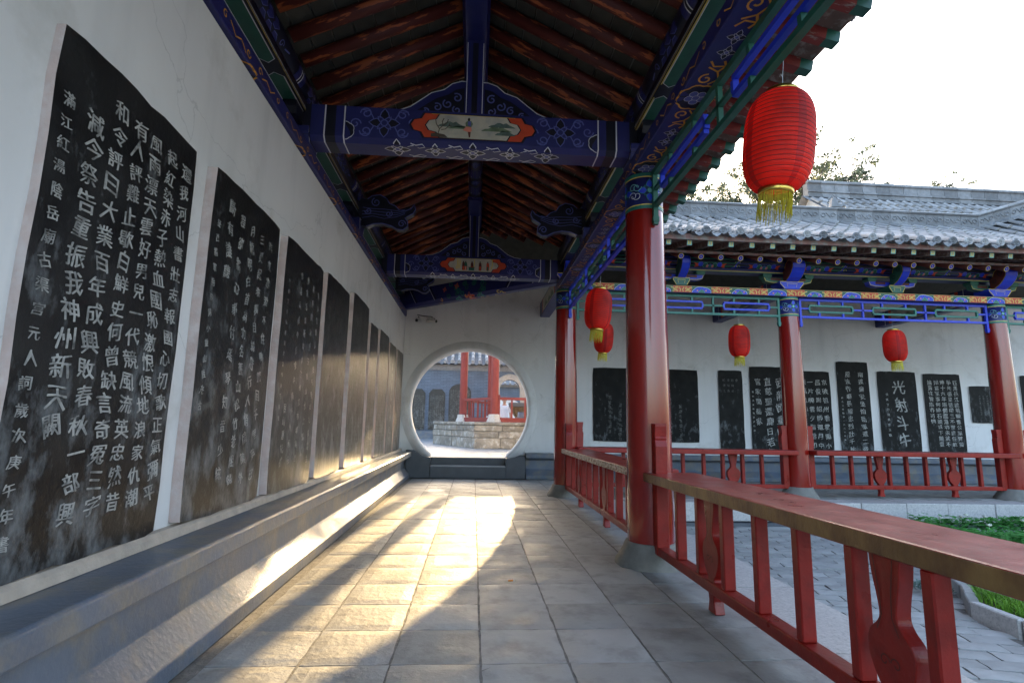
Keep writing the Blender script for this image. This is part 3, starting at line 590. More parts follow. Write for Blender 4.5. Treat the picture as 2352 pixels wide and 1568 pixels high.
# ================================================================= TIMBERWORK
HALF = 1.66
def plate(name, label, x0, x1, y0, y1, along):
    t = thing(name, label, 'beam', ((x0+x1)/2, (y0+y1)/2, 3.62)); g = G(); g.box(x0, x1, y0, y1, 3.62, 3.755); g.build('timber', 'blue', t, bevel=.006)
    return t
def scroll_pattern(d, L, v0, v1, side):            # ochre scrolls and lobed peonies repeated along a plank (bottom: v0..v1, inner side: v1..side)
    un = 1.12; n = int(L/un)+1; vc = (v0+v1)/2; hw = (v1-v0)/2
    for k in range(n):
        c = k*un+un/2
        if c > L: break
        d.lobed(c, vc, hw*1.05, 8, 'navy', 'gold', .014, sy=.95)
        for a in range(5): 
            q = a*1.257; d.lobed(c+.05*math.cos(q), vc+.05*math.sin(q), .030, 3, 'midblue', 'white', .004, h=.003)
        d.lobed(c, vc, .026, 4, 'midblue', 'white', .004, h=.0045)
        for s in (-1, 1):
            d.scroll(c+s*.215, vc+.02, .055, math.pi*(0 if s > 0 else 1), 1.1, 'gold', .014, s); d.line([(c+s*.16, vc-.02), (c+s*.22, vc-.07), (c+s*.30, vc-.03), (c+s*.34, vc+.05)], .014, 'gold')
            d.line([(c+s*.30, vc-.03), (c+s*.36, vc-.06), (c+s*.41, vc-.03)], .016, 'gold'); d.line([(c+s*.36, vc-.06), (c+s*.35, vc+.02), (c+s*.40, vc+.06)], .014, 'gold')
            d.flower(c+s*.49, vc, .065, 'navy', 'white', 'midblue', 4, 0, .004)
        if side:
            for s in (-1, 1):
                d.scroll(c+s*.10, v1+.06, .035, 0, 1, 'gold', .010, s); d.line([(c+s*.14, v1+.03), (c+s*.22, v1+.07), (c+s*.30, v1+.03), (c+s*.38, v1+.08)], .010, 'gold'); d.scroll(c+s*.45, v1+.065, .03, 1, 1, 'gold', .009, -s)
YA, YB = -1.5, 9.4
xr = X0+HALF; xl = X0-HALF
for side, xc, lab in ((1, xr, 'blue plate beam with ochre scrolls and peonies running over the near railing and columns'), (-1, xl, 'blue plate beam with ochre scrolls along the top of the left wall')):
    y1 = YB if side > 0 else 12.28
    t = plate('plate_beam', lab, xc-.13, xc+.13, YA, y1, 'Y')
    fn = (lambda u, v, h=0, xc=xc, side=side: (xc+side*(.13-v), YA+u, 3.62-h) if v <= .26 else (xc-side*(.13+h), YA+u, 3.62+(v-.26)))
    d = Dec(fn, []); scroll_pattern(d, y1-YA, 0.0, .26, .395); d.build('painted_scrolls', t)
t = plate('plate_beam', 'gaily painted red, green and blue plate beam across the gallery front', xr-.13, 14.3, 9.24, 9.52, 'X')
d = Dec(lambda u, v, h=0: (xr+u, 9.24-h, 3.62+v), []); L = 14.3-xr; un = .72; k = 0
while (k+1)*un < L:
    c = k*un+un/2; m = ('orange', 'green')[k % 2]
    d.rect(k*un, k*un+un, .004, .131, 'green', .0012); d.rect(k*un+.0, k*un+.17, .004, .131, 'orange', .002); d.rect(k*un+un-.17, k*un+un, .004, .131, 'orange', .002)
    R_ = .17 if k % 2 else .135
    d.lobed(c, .006, R_, 5, 'brightblue', 'white', .006, (0, math.pi), sy=.62, h=.003); d.lobed(c, .006, .055, 3, 'teal', 'cyan', .006, (0, math.pi), sy=.9, h=.0045)
    d.poly([(c-.018, .05), (c, .09), (c+.018, .05), (c, .03)], 'teal', .006)
    for s in (-1, 1):
        d.rect(c+s*.08-.013, c+s*.08+.013, .035, .06, 'pinkp', .006)
        x = c+s*(R_+.06); d.line([(x-s*.05, .10), (x, .085), (x+s*.03, .05), (x+s*.08, .03)], .020, 'yellow', h=.004); d.scroll(x+s*.055, .085, .028, 0, 1, 'yellow', .014, s, h=.004); d.scroll(x-s*.01, .035, .024, 2, .9, 'yellow', .012, -s, h=.004)
        d.line([(x+s*.10, .10), (x+s*.13, .06), (x+s*.115, .02)], .016, 'yellow', h=.004)
    d.line([(k*un, .127), (k*un+un, .127)], .005, 'yellow'); d.line([(k*un, .006), (k*un+un, .006)], .006, 'wood_dark'); k += 1
d.build('painted_flowers', t)

# tie beams above the gap (painted) and round eave purlins
def tie(label, along, xc, a, b, side):
    if along == 'Y':
        t = thing('tie_beam', label, 'beam', (xc, (a+b)/2, 4.06)); g = G(); g.box(xc-.085, xc+.085, a, b, 4.06, 4.17); g.build('timber', 'navy', t)
        fn = lambda u, v, h=0: (xc+(v-.085), a+u, 4.06-h)
        d = Dec(fn, []); L = b-a; un = 1.125; k = 0
        while (k+1)*un <= L+.01:
            u0_, u1_ = k*un+.06, (k+1)*un-.06; out = [(u0_, .085), (u0_+.05, .02), (u1_-.05, .02), (u1_, .085), (u1_-.05, .15), (u0_+.05, .15)]
            d.poly(out, 'green', .0015); d.line(out, .008, 'white', True, .003); d.line([(u0_+.03, .010), (u1_-.03, .010)], .010, 'yellow', h=.002); k += 1
        d.build('painted_panel', t)
        fn2 = lambda u, v, h=0: (xc-side*(.085+h), a+u, 4.06+v)
        d = Dec(fn2, []); d.line([(0, .012), (L, .012)], .008, 'yellow'); d.line([(0, .03), (L, .03)], .007, 'white'); d.build('painted_line', t)
    return t
tie('dark tie beam with long green white-edged panels above the near railing side', 'Y', xr, YA, 9.4, 1)
tie('dark tie beam with long green white-edged panels above the left wall', 'Y', xl, YA, 12.2, -1)
t = thing('tie_beam', 'blue and green tie beam painted with lotus and chevrons above the gallery front gap', 'beam', (8, 9.4, 4.06))
G().box(xr+.09, 14.3, 9.30, 9.50, 4.06, 4.135).build('timber', 'blue', t)
d = Dec(lambda u, v, h=0: (xr+u, 9.30-h, 4.06+v), []); k = 0; un = 1.04
d.line([(0, .018), (L, .018)], .012, 'yellow'); d.line([(0, .004), (L, .004)], .008, 'teal')
d.build('painted_line', t)
def purlin(label, p0, p1, r=.125, mats=('navy', 'blue', 'white'), cat='purlin', front=False):
    t = thing('purlin', label, cat, p0); G().tube([p0, p1], r, 24).build('round_timber', 'navy', t, smooth=True)
    ax = (Vector(p1)-Vector(p0)); L = ax.length; ax.normalize(); s = ax.cross(Vector((0, 0, 1))).normalized(); z = Vector((0, 0, 1))
    fn = lambda u, v, h=0: tuple(Vector(p0)+ax*u+(s*math.sin(v/r)-z*math.cos(v/r))*(r+h+.001))
    d = Dec(fn, []); k = 0
    return t, d, L, r
for side, xc, lab in ((1, xr, 'round blue-black eave purlin with white bands and leaf pattern above the near columns'), (-1, xl, 'round blue-black eave purlin with leaf pattern above the left wall')):
    t, d, L, r = purlin(lab, (xc, YA, 4.285), (xc, 9.4 if side > 0 else 12.2, 4.285)); u = .3; rd = random.Random(4)
    while u < L-.9:
        for a in (0, .11):                                             # two bands with a white edge
            for j in range(8): v = (-.2+.05*j); d.rect(u+a, u+a+.075, v, v+.05, 'blue', .0012)
            d.line([(u+a+(.075 if a == 0 else 0), -.2+.025*j) for j in range(17)], .010, 'white')
        for j in range(3):                                             # overlapping blue leaves
            for i in range(5):
                cx = u+.30+.12*j+(.06 if i % 2 else 0); cv = -.16+.08*i
                sh = [(cx, cv-.032), (cx+.05, cv-.036), (cx+.10, cv), (cx+.05, cv+.036), (cx, cv+.032)]; d.poly(sh, 'blue', .0014); d.line(sh, .006, 'midblue', False, .003)
        for i in range(4): d.scroll(u+.75, -.12+.08*i, .035, 0, 1.1, 'midblue', .008, 1 if i % 2 else -1); d.line([(u+.82, -.12+.08*i), (u+.9, -.1+.08*i)], .012, 'midblue')
        u += 1.12
    d.build('painted_leaves', t)
t, d, L, r = purlin('round eave purlin with painted lotus cartouches above the gallery front', (xr+.12, 9.4, 4.27), (14.3, 9.4, 4.27), .145); u = 0; k = 0
# visible side faces -Y: with axis +X, s = (0,-1,0)
while u < L-1:
    vv = .20
    for j in range(4):
        v0_ = .04+j*.07; d.rect(u, u+1.04, v0_, v0_+.07, 'blue' if k % 2 else 'green', .0010, 1)
    for s in (-1, 1):
        c = u+.52+s*.40; d.line([(c, .04), (c+s*.10, .12), (c+s*.14, .20), (c+s*.10, .30)], .05, 'green' if k % 2 else 'brightblue'); d.line([(c-s*.03, .04), (c+s*.07, .12), (c+s*.11, .20), (c+s*.07, .30)], .010, 'yellow'); d.line([(c+s*.03, .04), (c+s*.13, .12), (c+s*.17, .20)], .010, 'yellow')
    c = u+.52
    for i in range(-2, 3): d.lobed(c+i*.09, .10+.02*abs(i), .045, 3, 'green' if i % 2 else 'brightblue', 'cyan' if i % 2 else 'midblue', .005, h=.003)
    for s in (-1, 1): d.poly([(c+s*.21, .10), (c+s*.30, .07), (c+s*.27, .12), (c+s*.31, .17), (c+s*.22, .15)], 'orange', .004); d.rect(c+s*.05-.02, c+s*.05+.02, .08, .13, 'pinkp', .0055)
    d.poly([(c, .15), (c+.03, .10), (c, .05), (c-.03, .10)], 'teal', .006); u += 1.04; k += 1
d.build('painted_lotus', t)

# cross beams
def crossbeam(label, yb, scene):
    t = thing('cross_beam', label, 'beam', (X0, yb, 3.76)); xa, xb = xl+.04, xr-.04; zb, zt_ = 3.79, 4.14; hw = .15; ch = .045
    pr = [(-hw+ch, zb), (hw-ch, zb), (hw, zb+ch), (hw, zt_), (-hw, zt_), (-hw, zb+ch)]
    G().prism([(yb+a, z) for a, z in pr], 'X', xa, xb).build('timber', 'blue', t)
    bw = 2*(hw-ch); cl = ch*1.414
    def fn(u, v, h=0):
        if v <= bw: return (xa+u, yb+(hw-ch)-v, zb-h)
        if v <= bw+cl: q = (v-bw)*.7071; return (xa+u, yb-(hw-ch)-q-h*.7, zb+q-h*.7)
        return (xa+u, yb-hw-h, zb+ch+(v-bw-cl))
    L = xb-xa; V = bw+cl+(zt_-zb-ch); d = Dec(fn, []); f0 = bw+cl; c = L/2
    # end bands: black and blue with white edges
    for s in (0, 1):
        X = lambda u: u if s == 0 else L-u
        for (a, b, m) in ((0, .10, 'navy'), (.24, .33, 'navy')):
            for (v0_, v1_) in ((0, bw), (bw, f0), (f0, V)): d.rect(min(X(a), X(b)), max(X(a), X(b)), v0_, v1_, m, .0012)
        for a in (.23, .41): 
            for (v0_, v1_) in ((0, bw), (bw, f0), (f0, V)): d.line([(X(a), v0_), (X(a), v1_)], .012, 'white', h=.003)
    # bottom: running flowers and ribbons
    for k in range(-2, 3):
        cx = c+k*.36; d.flower(cx, (bw+cl)*.54, .122 if k % 2 == 0 else .098, 'navy', 'white', 'midblue', 4, 0, .010)
        if k < 2:
            for q in (-1, 1):
                base = (cx+.18, (bw+cl)*.46+q*.055)
                base = (base[0], base[1]+q*.02); pp = [(base[0]-.08, base[1]), (base[0]-.03, base[1]+q*.02), (base[0]+.03, base[1]-q*.015), (base[0]+.085, base[1]+q*.008), (base[0]+.06, base[1]+q*.035), (base[0], base[1]+q*.022), (base[0]-.05, base[1]+q*.038)]
                d.line(pp, .009, 'white', False)
    # front: big flowers in scrolls either side
    vc = (f0+V)/2
    for s in (-1, 1):
        cx = c+s*.84; d.flower(cx, vc, .145, 'navy', 'midblue', 'blue', 4, 0, .010)
        for q in (-1, 1):
            for e in (-1, 1): d.scroll(cx+q*.17, vc+e*.09, .058, math.pi*(q < 0), 1.3, 'midblue', .012, q*e); d.line([(cx+q*.10, vc+e*.04), (cx+q*.14, vc+e*.115), (cx+q*.22, vc+e*.125)], .010, 'midblue')
            d.scroll(cx+q*.27, vc+.02*q, .055, 0, 1.2, 'midblue', .012, -q)
        fx = c+s*(L/2-.42); d.lobed(fx, f0+.06, .08, 6, 'navy', 'white', .006, (math.pi/2, 1.5*math.pi) if s > 0 else (-math.pi/2, math.pi/2), h=.0028)
    # cartouche
    W, Hh = .43, .128; vt, vb = vc+Hh, vc-Hh+.0
    def cart(w_, h_): 
        r_ = []
        for s in (1, -1):
            seq = [(w_-.10, -h_), (w_-.07, -h_*.55), (w_, -h_*.42), (w_+.03, 0), (w_, h_*.42), (w_-.07, h_*.55), (w_-.10, h_)]
            r_ += [(c+s*a, vc+s*b) for a, b in seq]
        return r_
    d.poly(cart(W+.15, Hh+.002), 'navy', .0035); d.poly(cart(W+.13, Hh-.006), 'orange', .005); d.poly(cart(W+.0, Hh-.006), 'navy', .0065); d.poly(cart(W-.012, Hh-.010), 'paintcream', .008)
    fn_ = d.fn; c_, vc_ = c, vc; d.fn = lambda u, v, h=0: fn_(c_+(u-c_)*.80, vc_+(v-vc_)*.84, h)
    if scene == 1:      # lakeside view: hills, bare tree, one walking figure seen from behind
        for (x0_, x1_, z0_, h_, m) in ((-.42, -.10, .0, .055, 'painthill'), (-.30, -.02, -.02, .03, 'painthill2'), (.18, .50, .02, .05, 'painthill'), (.10, .46, -.03, .05, 'painthill2'), (.26, .50, -.075, .05, 'painthill')):
            n = 9; top = [(c+x0_+(x1_-x0_)*i/n, vc+z0_+h_*math.sin(math.pi*i/n)*(1+.25*math.sin(i*2.3))) for i in range(n+1)]; d.poly(top+[(c+x1_, vc+z0_-.008), (c+x0_, vc+z0_-.008)], m, .0095)
        d.poly([(c-.50, vc-.14), (c-.30, vc-.14), (c-.34, vc-.105), (c-.44, vc-.09), (c-.50, vc-.10)], 'bark', .011)
        for br in ([(-.42,-.12),(-.40,-.04),(-.36,.0),(-.37,.05),(-.35,.09)], [(-.40,-.04),(-.44,.02),(-.45,.08)], [(-.36,.0),(-.31,.04),(-.30,.08)], [(-.38,-.05),(-.33,-.04),(-.29,.0),(-.26,.0)], [(-.29,-.0),(-.28,.03)]): d.line([(c+a, vc+b) for a, b in br], .010, 'bark', h=.012)
        fx = c-.055
        d.poly([(fx-.035,vc+.01),(fx-.04,vc+.05),(fx-.02,vc+.075),(fx+.03,vc+.075),(fx+.05,vc+.04),(fx+.03,vc+.0),(fx-.02,vc+.0)], 'painthill2', .0105); d.poly([(fx-.012,vc+.02),(fx-.01,vc+.07),(fx+.025,vc+.07),(fx+.025,vc+.01)], 'midblue', .0115)
        d.poly([(fx-.03,vc+.005),(fx+.03,vc+.0),(fx+.035,vc-.05),(fx+.0,vc-.065),(fx-.07,vc-.04)], 'pinkp', .011); d.poly([(fx-.01,vc-.06),(fx+.025,vc-.06),(fx+.02,vc-.125),(fx+.005,vc-.13)], 'wood_dark', .0115)
        d.poly([(fx-.012,vc+.075),(fx-.014,vc+.10),(fx+.0,vc+.115),(fx+.016,vc+.10),(fx+.012,vc+.075)], 'black', .0115)
    else:               # figures round a table between curtains
        for x_, m, m2 in ((-.22, 'wood_dark', 'orange'), (-.17, 'green', 'pinkp'), (-.03, 'wood_dark', 'orange'), (.15, 'wood_dark', 'orange'), (.32, 'orange', 'green')):
            f_ = c+x_; d.poly([(f_-.03,vc-.02),(f_-.025,vc+.05),(f_+.025,vc+.05),(f_+.035,vc-.02),(f_+.03,vc-.11),(f_-.03,vc-.11)], m, .0105); d.poly([(f_-.02,vc-.03),(f_+.02,vc-.03),(f_+.015,vc-.12),(f_-.015,vc-.12)], m2, .0115); d.poly([(f_-.012,vc+.05),(f_-.012,vc+.08),(f_+.012,vc+.08),(f_+.012,vc+.05)], 'black', .0115)
        d.rect(c-.10, c+.02, vc-.12, vc-.06, 'green', .012); d.rect(c-.11, c+.03, vc-.06, vc-.045, 'wood_dark', .0125)
        for x_ in (-.36, -.33, -.30, .42, .02): d.line([(c+x_, vc+.13), (c+x_+.01, vc+.03), (c+x_-.02, vc-.09)], .016, 'yellow', h=.010)
    d.fn = fn_
    d.line([(c-.4, vt-.01), (c+.4, vt-.01)], .004, 'yellow', h=.009)
    d.build('painted_decoration', t)
mt['paintcream'] = M('painted_scene_ground', (.50, .47, .38), .5, .2, 5, 0, col2=(.36, .36, .34), t2=(.45, .7))
mt['painthill'] = M('painted_blue_green_hill', (.10, .15, .13), .5, .3, 20, 0); mt['painthill2'] = M('painted_green_hill', (.14, .20, .12), .5, .3, 20, 0)
crossbeam('nearest blue painted cross beam with a lakeside scene and one walking figure in its cartouche', 4.9, 1)
crossbeam('second blue painted cross beam, with several figures round a table in its cartouche', 9.4, 2)
# king posts with cloud-shaped wings
for yb, lab in ((4.9, 'blue king post with cloud shaped side boards above the nearest cross beam'), (9.4, 'blue king post with cloud shaped side boards above the second cross beam')):
    t = thing('king_post', lab, 'post', (X0, yb, 4.14)); g = G(); g.box(X0-.085, X0+.085, yb-.08, yb+.08, 4.14, 5.02); g.build('post', 'blue', t)
    d = Dec(lambda u, v, h=0: (X0+u, yb-.08-h, 4.14+v), []); d.line([(-.078, 0), (-.078, .8)], .007, 'white'); d.line([(.078, 0), (.078, .8)], .007, 'white'); d.rect(-.028, .028, 0, .8, 'navy'); d.build('painted_line', t)
    for s in (-1, 1):
        pr = [(.085,4.2), (.86,4.2), (.86,4.235), (.74,4.25), (.62,4.30), (.52,4.38), (.42,4.46), (.30,4.50), (.22,4.57), (.13,4.60), (.085,4.60)]
        pr = [(a, z-.06) for a, z in pr]
        G().prism([(X0+s*a, z) for a, z in pr], 'Y', yb-.04, yb+.04).build('wing_board', 'blue', t)
        d = Dec(lambda u, v, h=0, s=s: (X0+s*u, yb-.04-h, 4.14+v), [])
        inn = [(.10,.015), (.62,.015), (.55,.07), (.46,.14), (.36,.21), (.26,.25), (.18,.31), (.10,.33)]; d.poly(inn, 'navy', .0015); d.line([(a, z-4.14) for a, z in pr[2:]], .009, 'white')
        for (a, b, r_, q) in ((.17,.22,.05,1), (.26,.15,.05,-1), (.36,.11,.045,1), (.17,.09,.045,-1), (.47,.06,.035,1)): d.scroll(a, b, r_, 1, 1.15, 'midblue', .014, q)
        d.build('painted_cloud', t)
    G().prism([(X0-.10, 4.975), (X0+.10, 4.975), (X0+.13, 5.03), (X0-.13, 5.03)], 'Y', yb-.7, yb+.7).build('under_board', 'blue', t)
# ridge purlin with carved under-board
t, d, L, r = purlin('ridge purlin with crossed blue and white pattern along the peak of the corridor ceiling', (X0, YA, 5.12), (X0, 10.9, 5.12), .11); u = .2
while u < L-.6:
    for j in range(-4, 4): d.rect(u, u+.26, j*.05, j*.05+.05, 'blue', .0012)
    d.line([(u+.02, -.07), (u+.24, .07)], .012, 'white'); d.line([(u+.02, .07), (u+.24, -.07)], .012, 'white')
    d.flower(u+.42, 0, .09, 'blue', 'midblue', 'navy', 4, 0, .008)
    for s in (-1, 1): d.scroll(u+.36, s*.14, .04, 0, 1, 'midblue', .01, s); d.scroll(u+.50, s*.14, .04, 3, 1, 'midblue', .01, -s)
    u += .60
d.build('painted_crosses', t)
# hip beam across the corner, painted
t = thing('hip_beam', 'diagonal beam painted with green clouds and a red flower across the corner ceiling', 'beam', (X0, 10.9, 3.76))
pA, pB = Vector((xr-.05, 9.5, 0)), Vector((xl+.05, 12.28, 0)); dr = (pB-pA).normalized(); nr = Vector((dr.y, -dr.x, 0)); nr = nr if nr.y < 0 else -nr; Lh = (pB-pA).length
g = G(); vs = []
for p in (pA, pB):
    for (a, z) in ((-.13,3.84), (-.07,3.77), (.07,3.77), (.13,3.84), (.13,4.16), (-.13,4.16)): q = p+nr*a; vs.append((q.x, q.y, z))
g.add(vs, [(0,1,2,3,4,5), (11,10,9,8,7,6)]+[(i, i+6, (i+1) % 6+6, (i+1) % 6) for i in range(6)]); g.build('timber', 'blue', t)
def hf(u, v, h=0):
    if v < .14: a, z = -.07+v, 3.77-h
    elif v < .235: q = (v-.14)*.63; a, z = .07+q+h*.7, 3.77+(v-.14)*.737-h*.7
    else: a, z = .13+h, 3.84+(v-.235)
    q = pA+dr*u+nr*a; return (q.x, q.y, z)
d = Dec(hf, [])
for s in (0, 1):
    X = lambda u: u if s == 0 else Lh-u
    for a in (.35, .95): d.line([(X(a), 0), (X(a+.18), .235), (X(a-.02), .54)], .014, 'white'); d.line([(X(a+.05), 0), (X(a+.23), .235), (X(a+.03), .54)], .03, 'navy')
c = Lh/2; rd = random.Random(3)
for i in range(16): d.scroll(c+rd.uniform(-.75, .75), rd.uniform(.24, .5), .06, rd.uniform(0, 6), 1.1, 'teal' if i % 3 else 'green', .028, rd.choice((-1, 1)))
for i in range(9): d.scroll(c+rd.uniform(-.9, .9), rd.uniform(.03, .2), .045, rd.uniform(0, 6), .8, 'yellow' if i % 2 else 'gold', .018, rd.choice((-1, 1)))
d.flower(c, .15, .13, 'orange', 'pinkp', 'yellow', 5, .3, .008); d.flower(c-.28, .15, .10, 'teal', 'cyan', 'navy', 4, .2, .006); d.flower(c+.3, .15, .10, 'teal', 'cyan', 'navy', 4, .2, .006)
d.flower(c+.35, .45, .07, 'orange', 'pinkp', 'wood_dark', 4, .3, .006); d.flower(c+.7, .42, .06, 'orange', 'pinkp', 'wood_dark', 4, .3, .006); d.build('painted_flowers', t)
# beams from the gallery columns back to the wall
for x, lab in ((1.62, 'short blue beam end between the corner column and the moon gate wall'), (5.82, 'dark blue beam from the middle gallery column back to the wall'), (9.95, 'dark blue beam from the right hand gallery column back to the wall')):
    t = thing('tie_back_beam', lab, 'beam', (x, 10.9, 3.7)); g = G(); g.box(x-.12, x+.12, 9.56, 12.31, 3.70, 4.05); g.build('timber', 'blue', t, bevel=.02)
    d = Dec(lambda u, v, h=0: (x-.12-h, 9.56+u, 3.70+v), []); d.rect(.5, 2.2, .03, .31, 'paintcream', .0015, 1); d.rect(.42, .5, .02, .33, 'orange', .0018); d.rect(2.2, 2.28, .02, .33, 'orange', .0018)
    for u_, z_, h_ in ((.8, .05, .15), (1.2, .05, .12), (1.7, .06, .14)): d.poly([(u_-.25, z_), (u_, z_+h_), (u_+.3, z_)], 'painthill2', .0025)
    for s in (0, 1): d.line([(.3+2.1*s, 0), (.3+2.1*s, .35)], .012, 'white')
    d.build('painted_scene', t)
    if x > 2:
        pr = [(9.7,3.76), (10.6,3.76), (10.7,4.1), (10.3,4.35), (9.9,4.4)]
# carved cloud-head arms of the mid-bay bracket sets
def cloud_arm(lab, x, s, y):
    t = thing('cloud_bracket', lab, 'bracket', (x, y, 3.86))
    out = [(-.02,3.80), (.10,3.78), (.20,3.82), (.32,3.83), (.44,3.80), (.52,3.755), (.60,3.75), (.66,3.80), (.66,3.87), (.62,3.92), (.66,3.95), (.73,3.99), (.76,4.05), (.74,4.12), (.70,4.06), (.62,4.02), (.54,4.03), (.48,4.09), (.40,4.12), (.36,4.19), (.27,4.24), (.16,4.22), (.10,4.17), (-.02,4.18)]
    pts = [(x+s*a, z+.05) for a, z in out]
    G().prism(pts, 'Y', y-.06, y+.06).build('carved_arm', 'navy', t)
    d = Dec(lambda u, v, h=0: (x+s*u, y-.06-h, v+.05), []); d.line(out[1:-1], .012, 'midblue')
    ins = [(a*.9+.01, 4.0+(z-4.0)*.78) for a, z in out]; d.poly(ins, 'navy', .0015)
    for (a, b, r_, a0_, q) in ((.58,3.835,.055,0,1), (.22,4.13,.065,2,1), (.40,3.97,.05,1,-1), (.12,4.0,.05,3,1)): d.scroll(a, b, r_, a0_, 1.3, 'midblue', .014, q)
    for k in range(4): d.line([(.04, 3.90+.05*k), (.18, 3.93+.035*k), (.34, 3.90+.045*k), (.50, 3.93+.03*k), (.62, 3.98+.02*k)], .007, 'midblue')
    d.build('painted_curl', t)
cloud_arm('carved blue cloud bracket on the left, between the two cross beams', xl+.10, 1, 7.15); cloud_arm('carved blue cloud bracket on the right, between the two cross beams', xr-.10, -1, 7.15)
cloud_arm('carved blue cloud bracket on the left, behind the second cross beam near the corner', xl+.10, 1, 10.75)

# bracket sets on the plate beams
def bracket_set(lab, x, colset):
    t = thing('bracket_set', lab, 'bracket', (x, 9.38, 3.755), group='bracket sets on the gallery plate beam'); big = colset
    m0, m1 = (('blue', 'green') if big else ('green', 'blue')); w_ = .23 if big else .16
    g = G(); g.prism([(x-w_*.62,3.757), (x+w_*.62,3.757), (x+w_,3.86), (x+w_,3.90), (x-w_,3.90), (x-w_,3.86)], 'Y', 9.22, 9.54); g.build('block', 'bright'+m0 if m0 == 'blue' else m0, t, bevel=.004)
    d = Dec(lambda u, v, h=0: (x+u, 9.22-h, v), []); d.line([(-w_*.62,3.765), (-w_+.006,3.86), (-w_+.006,3.895), (w_-.006,3.895), (w_-.006,3.86), (w_*.62,3.765)], .010, 'yellow'); d.line([(-w_*.35,3.80), (-w_*.45,3.86), (w_*.45,3.86), (w_*.35,3.80)], .008, 'yellow'); d.build('painted_line', t)
    g = G(); g.prism([(x-.47,3.99), (x-.445,3.92), (x-.34,3.895), (x+.34,3.895), (x+.445,3.92), (x+.47,3.99)], 'Y', 9.33, 9.45); g.build('cross_arm', m1 if m1 != 'blue' else 'brightblue', t)
    d = Dec(lambda u, v, h=0: (x+u, 9.33-h, v), []); d.line([(-.463,3.985), (-.438,3.925), (-.335,3.90), (.335,3.90), (.438,3.925), (.463,3.985)], .009, 'yellow'); d.rect(-.34, -.14, 3.94, 3.985, 'wood_dark', .002); d.rect(.14, .34, 3.94, 3.985, 'wood_dark', .002); d.build('painted_line', t)
    for s in (-1, 1):
        g = G(); g.prism([(x+s*.41-.065,3.99), (x+s*.41+.065,3.99), (x+s*.41+.085,4.02), (x+s*.41+.085,4.06), (x+s*.41-.085,4.06), (x+s*.41-.085,4.02)], 'Y', 9.31, 9.47); g.build('small_block', 'green', t)
    hw = .12 if big else .075
    pr = [(9.30,3.88), (9.20,3.90), (9.10,3.95), (9.02,4.02), (8.965,4.10), (8.955,4.17), (8.985,4.235), (9.05,4.265), (9.13,4.26), (9.19,4.22), (9.22,4.14), (9.30,4.10)]
    G().prism(pr, 'X', x-hw, x+hw).build('curled_nose', 'brightblue', t, bevel=.006)
    for s in (-1, 1):
        d = Dec(lambda u, v, h=0, s=s: (x+s*(hw+h*1.6), u, v), []); cy0, cz0 = 9.12, 4.10
        d.poly([(cy0+(a-cy0)*.93, cz0+(b-cz0)*.93) for a, b in pr], 'wood_dark' if big else 'green', .0015); d.line([(cy0+(a-cy0)*.95, cz0+(b-cz0)*.95) for a, b in pr[:-1]], .010, 'yellow'); d.scroll(9.08, 4.17, .06, 1, 1.5, 'navy', .014, 1); d.scroll(9.19, 4.05, .05, 1, 1.3, 'navy', .012, -1); d.build('painted_curl', t)
for x, lab, big in ((3.72, 'green based bracket set left on the gallery, just right of the near red column', 0), (5.82, 'blue based bracket set above the middle gallery column', 1), (7.88, 'green based bracket set between the two right hand gallery columns', 0), (9.95, 'blue based bracket set above the right hand gallery column', 1), (1.66, 'blue based bracket set above the corner column', 1)):
    bracket_set(lab, x, big)
for y in (4.9, 7.15):
    for xx, s_ in ((xr, 'right'), (xl, 'left')):
        t = thing('bracket_set', f"dark blue bracket block over the {'near column' if y < 5 else 'bay middle'}, {s_} side of the corridor", 'bracket', (xx, y, 3.755), group='bracket blocks along the corridor')
        sgn = 1 if xx > 0 else -1
        g = G(); g.prism([(y-.12,3.757), (y+.12,3.757), (y+.16,3.86), (y+.16,3.92), (y-.16,3.92), (y-.16,3.86)], 'X', xx-.13, xx+.13); g.build('block', 'blue', t, bevel=.004)
        g = G(); g.prism([(y-.34,4.0), (y-.31,3.94), (y-.22,3.915), (y+.22,3.915), (y+.31,3.94), (y+.34,4.0), (y+.34,4.06), (y-.34,4.06)], 'X', xx-.065, xx+.065); g.build('cross_arm', 'navy', t)
        d = Dec(lambda u, v, h=0: (xx-sgn*(.13+h), y+u, v), []); d.line([(-.11,3.77), (-.15,3.86), (-.15,3.91), (.15,3.91), (.15,3.86), (.11,3.77)], .010, 'white'); d.build('painted_line', t)

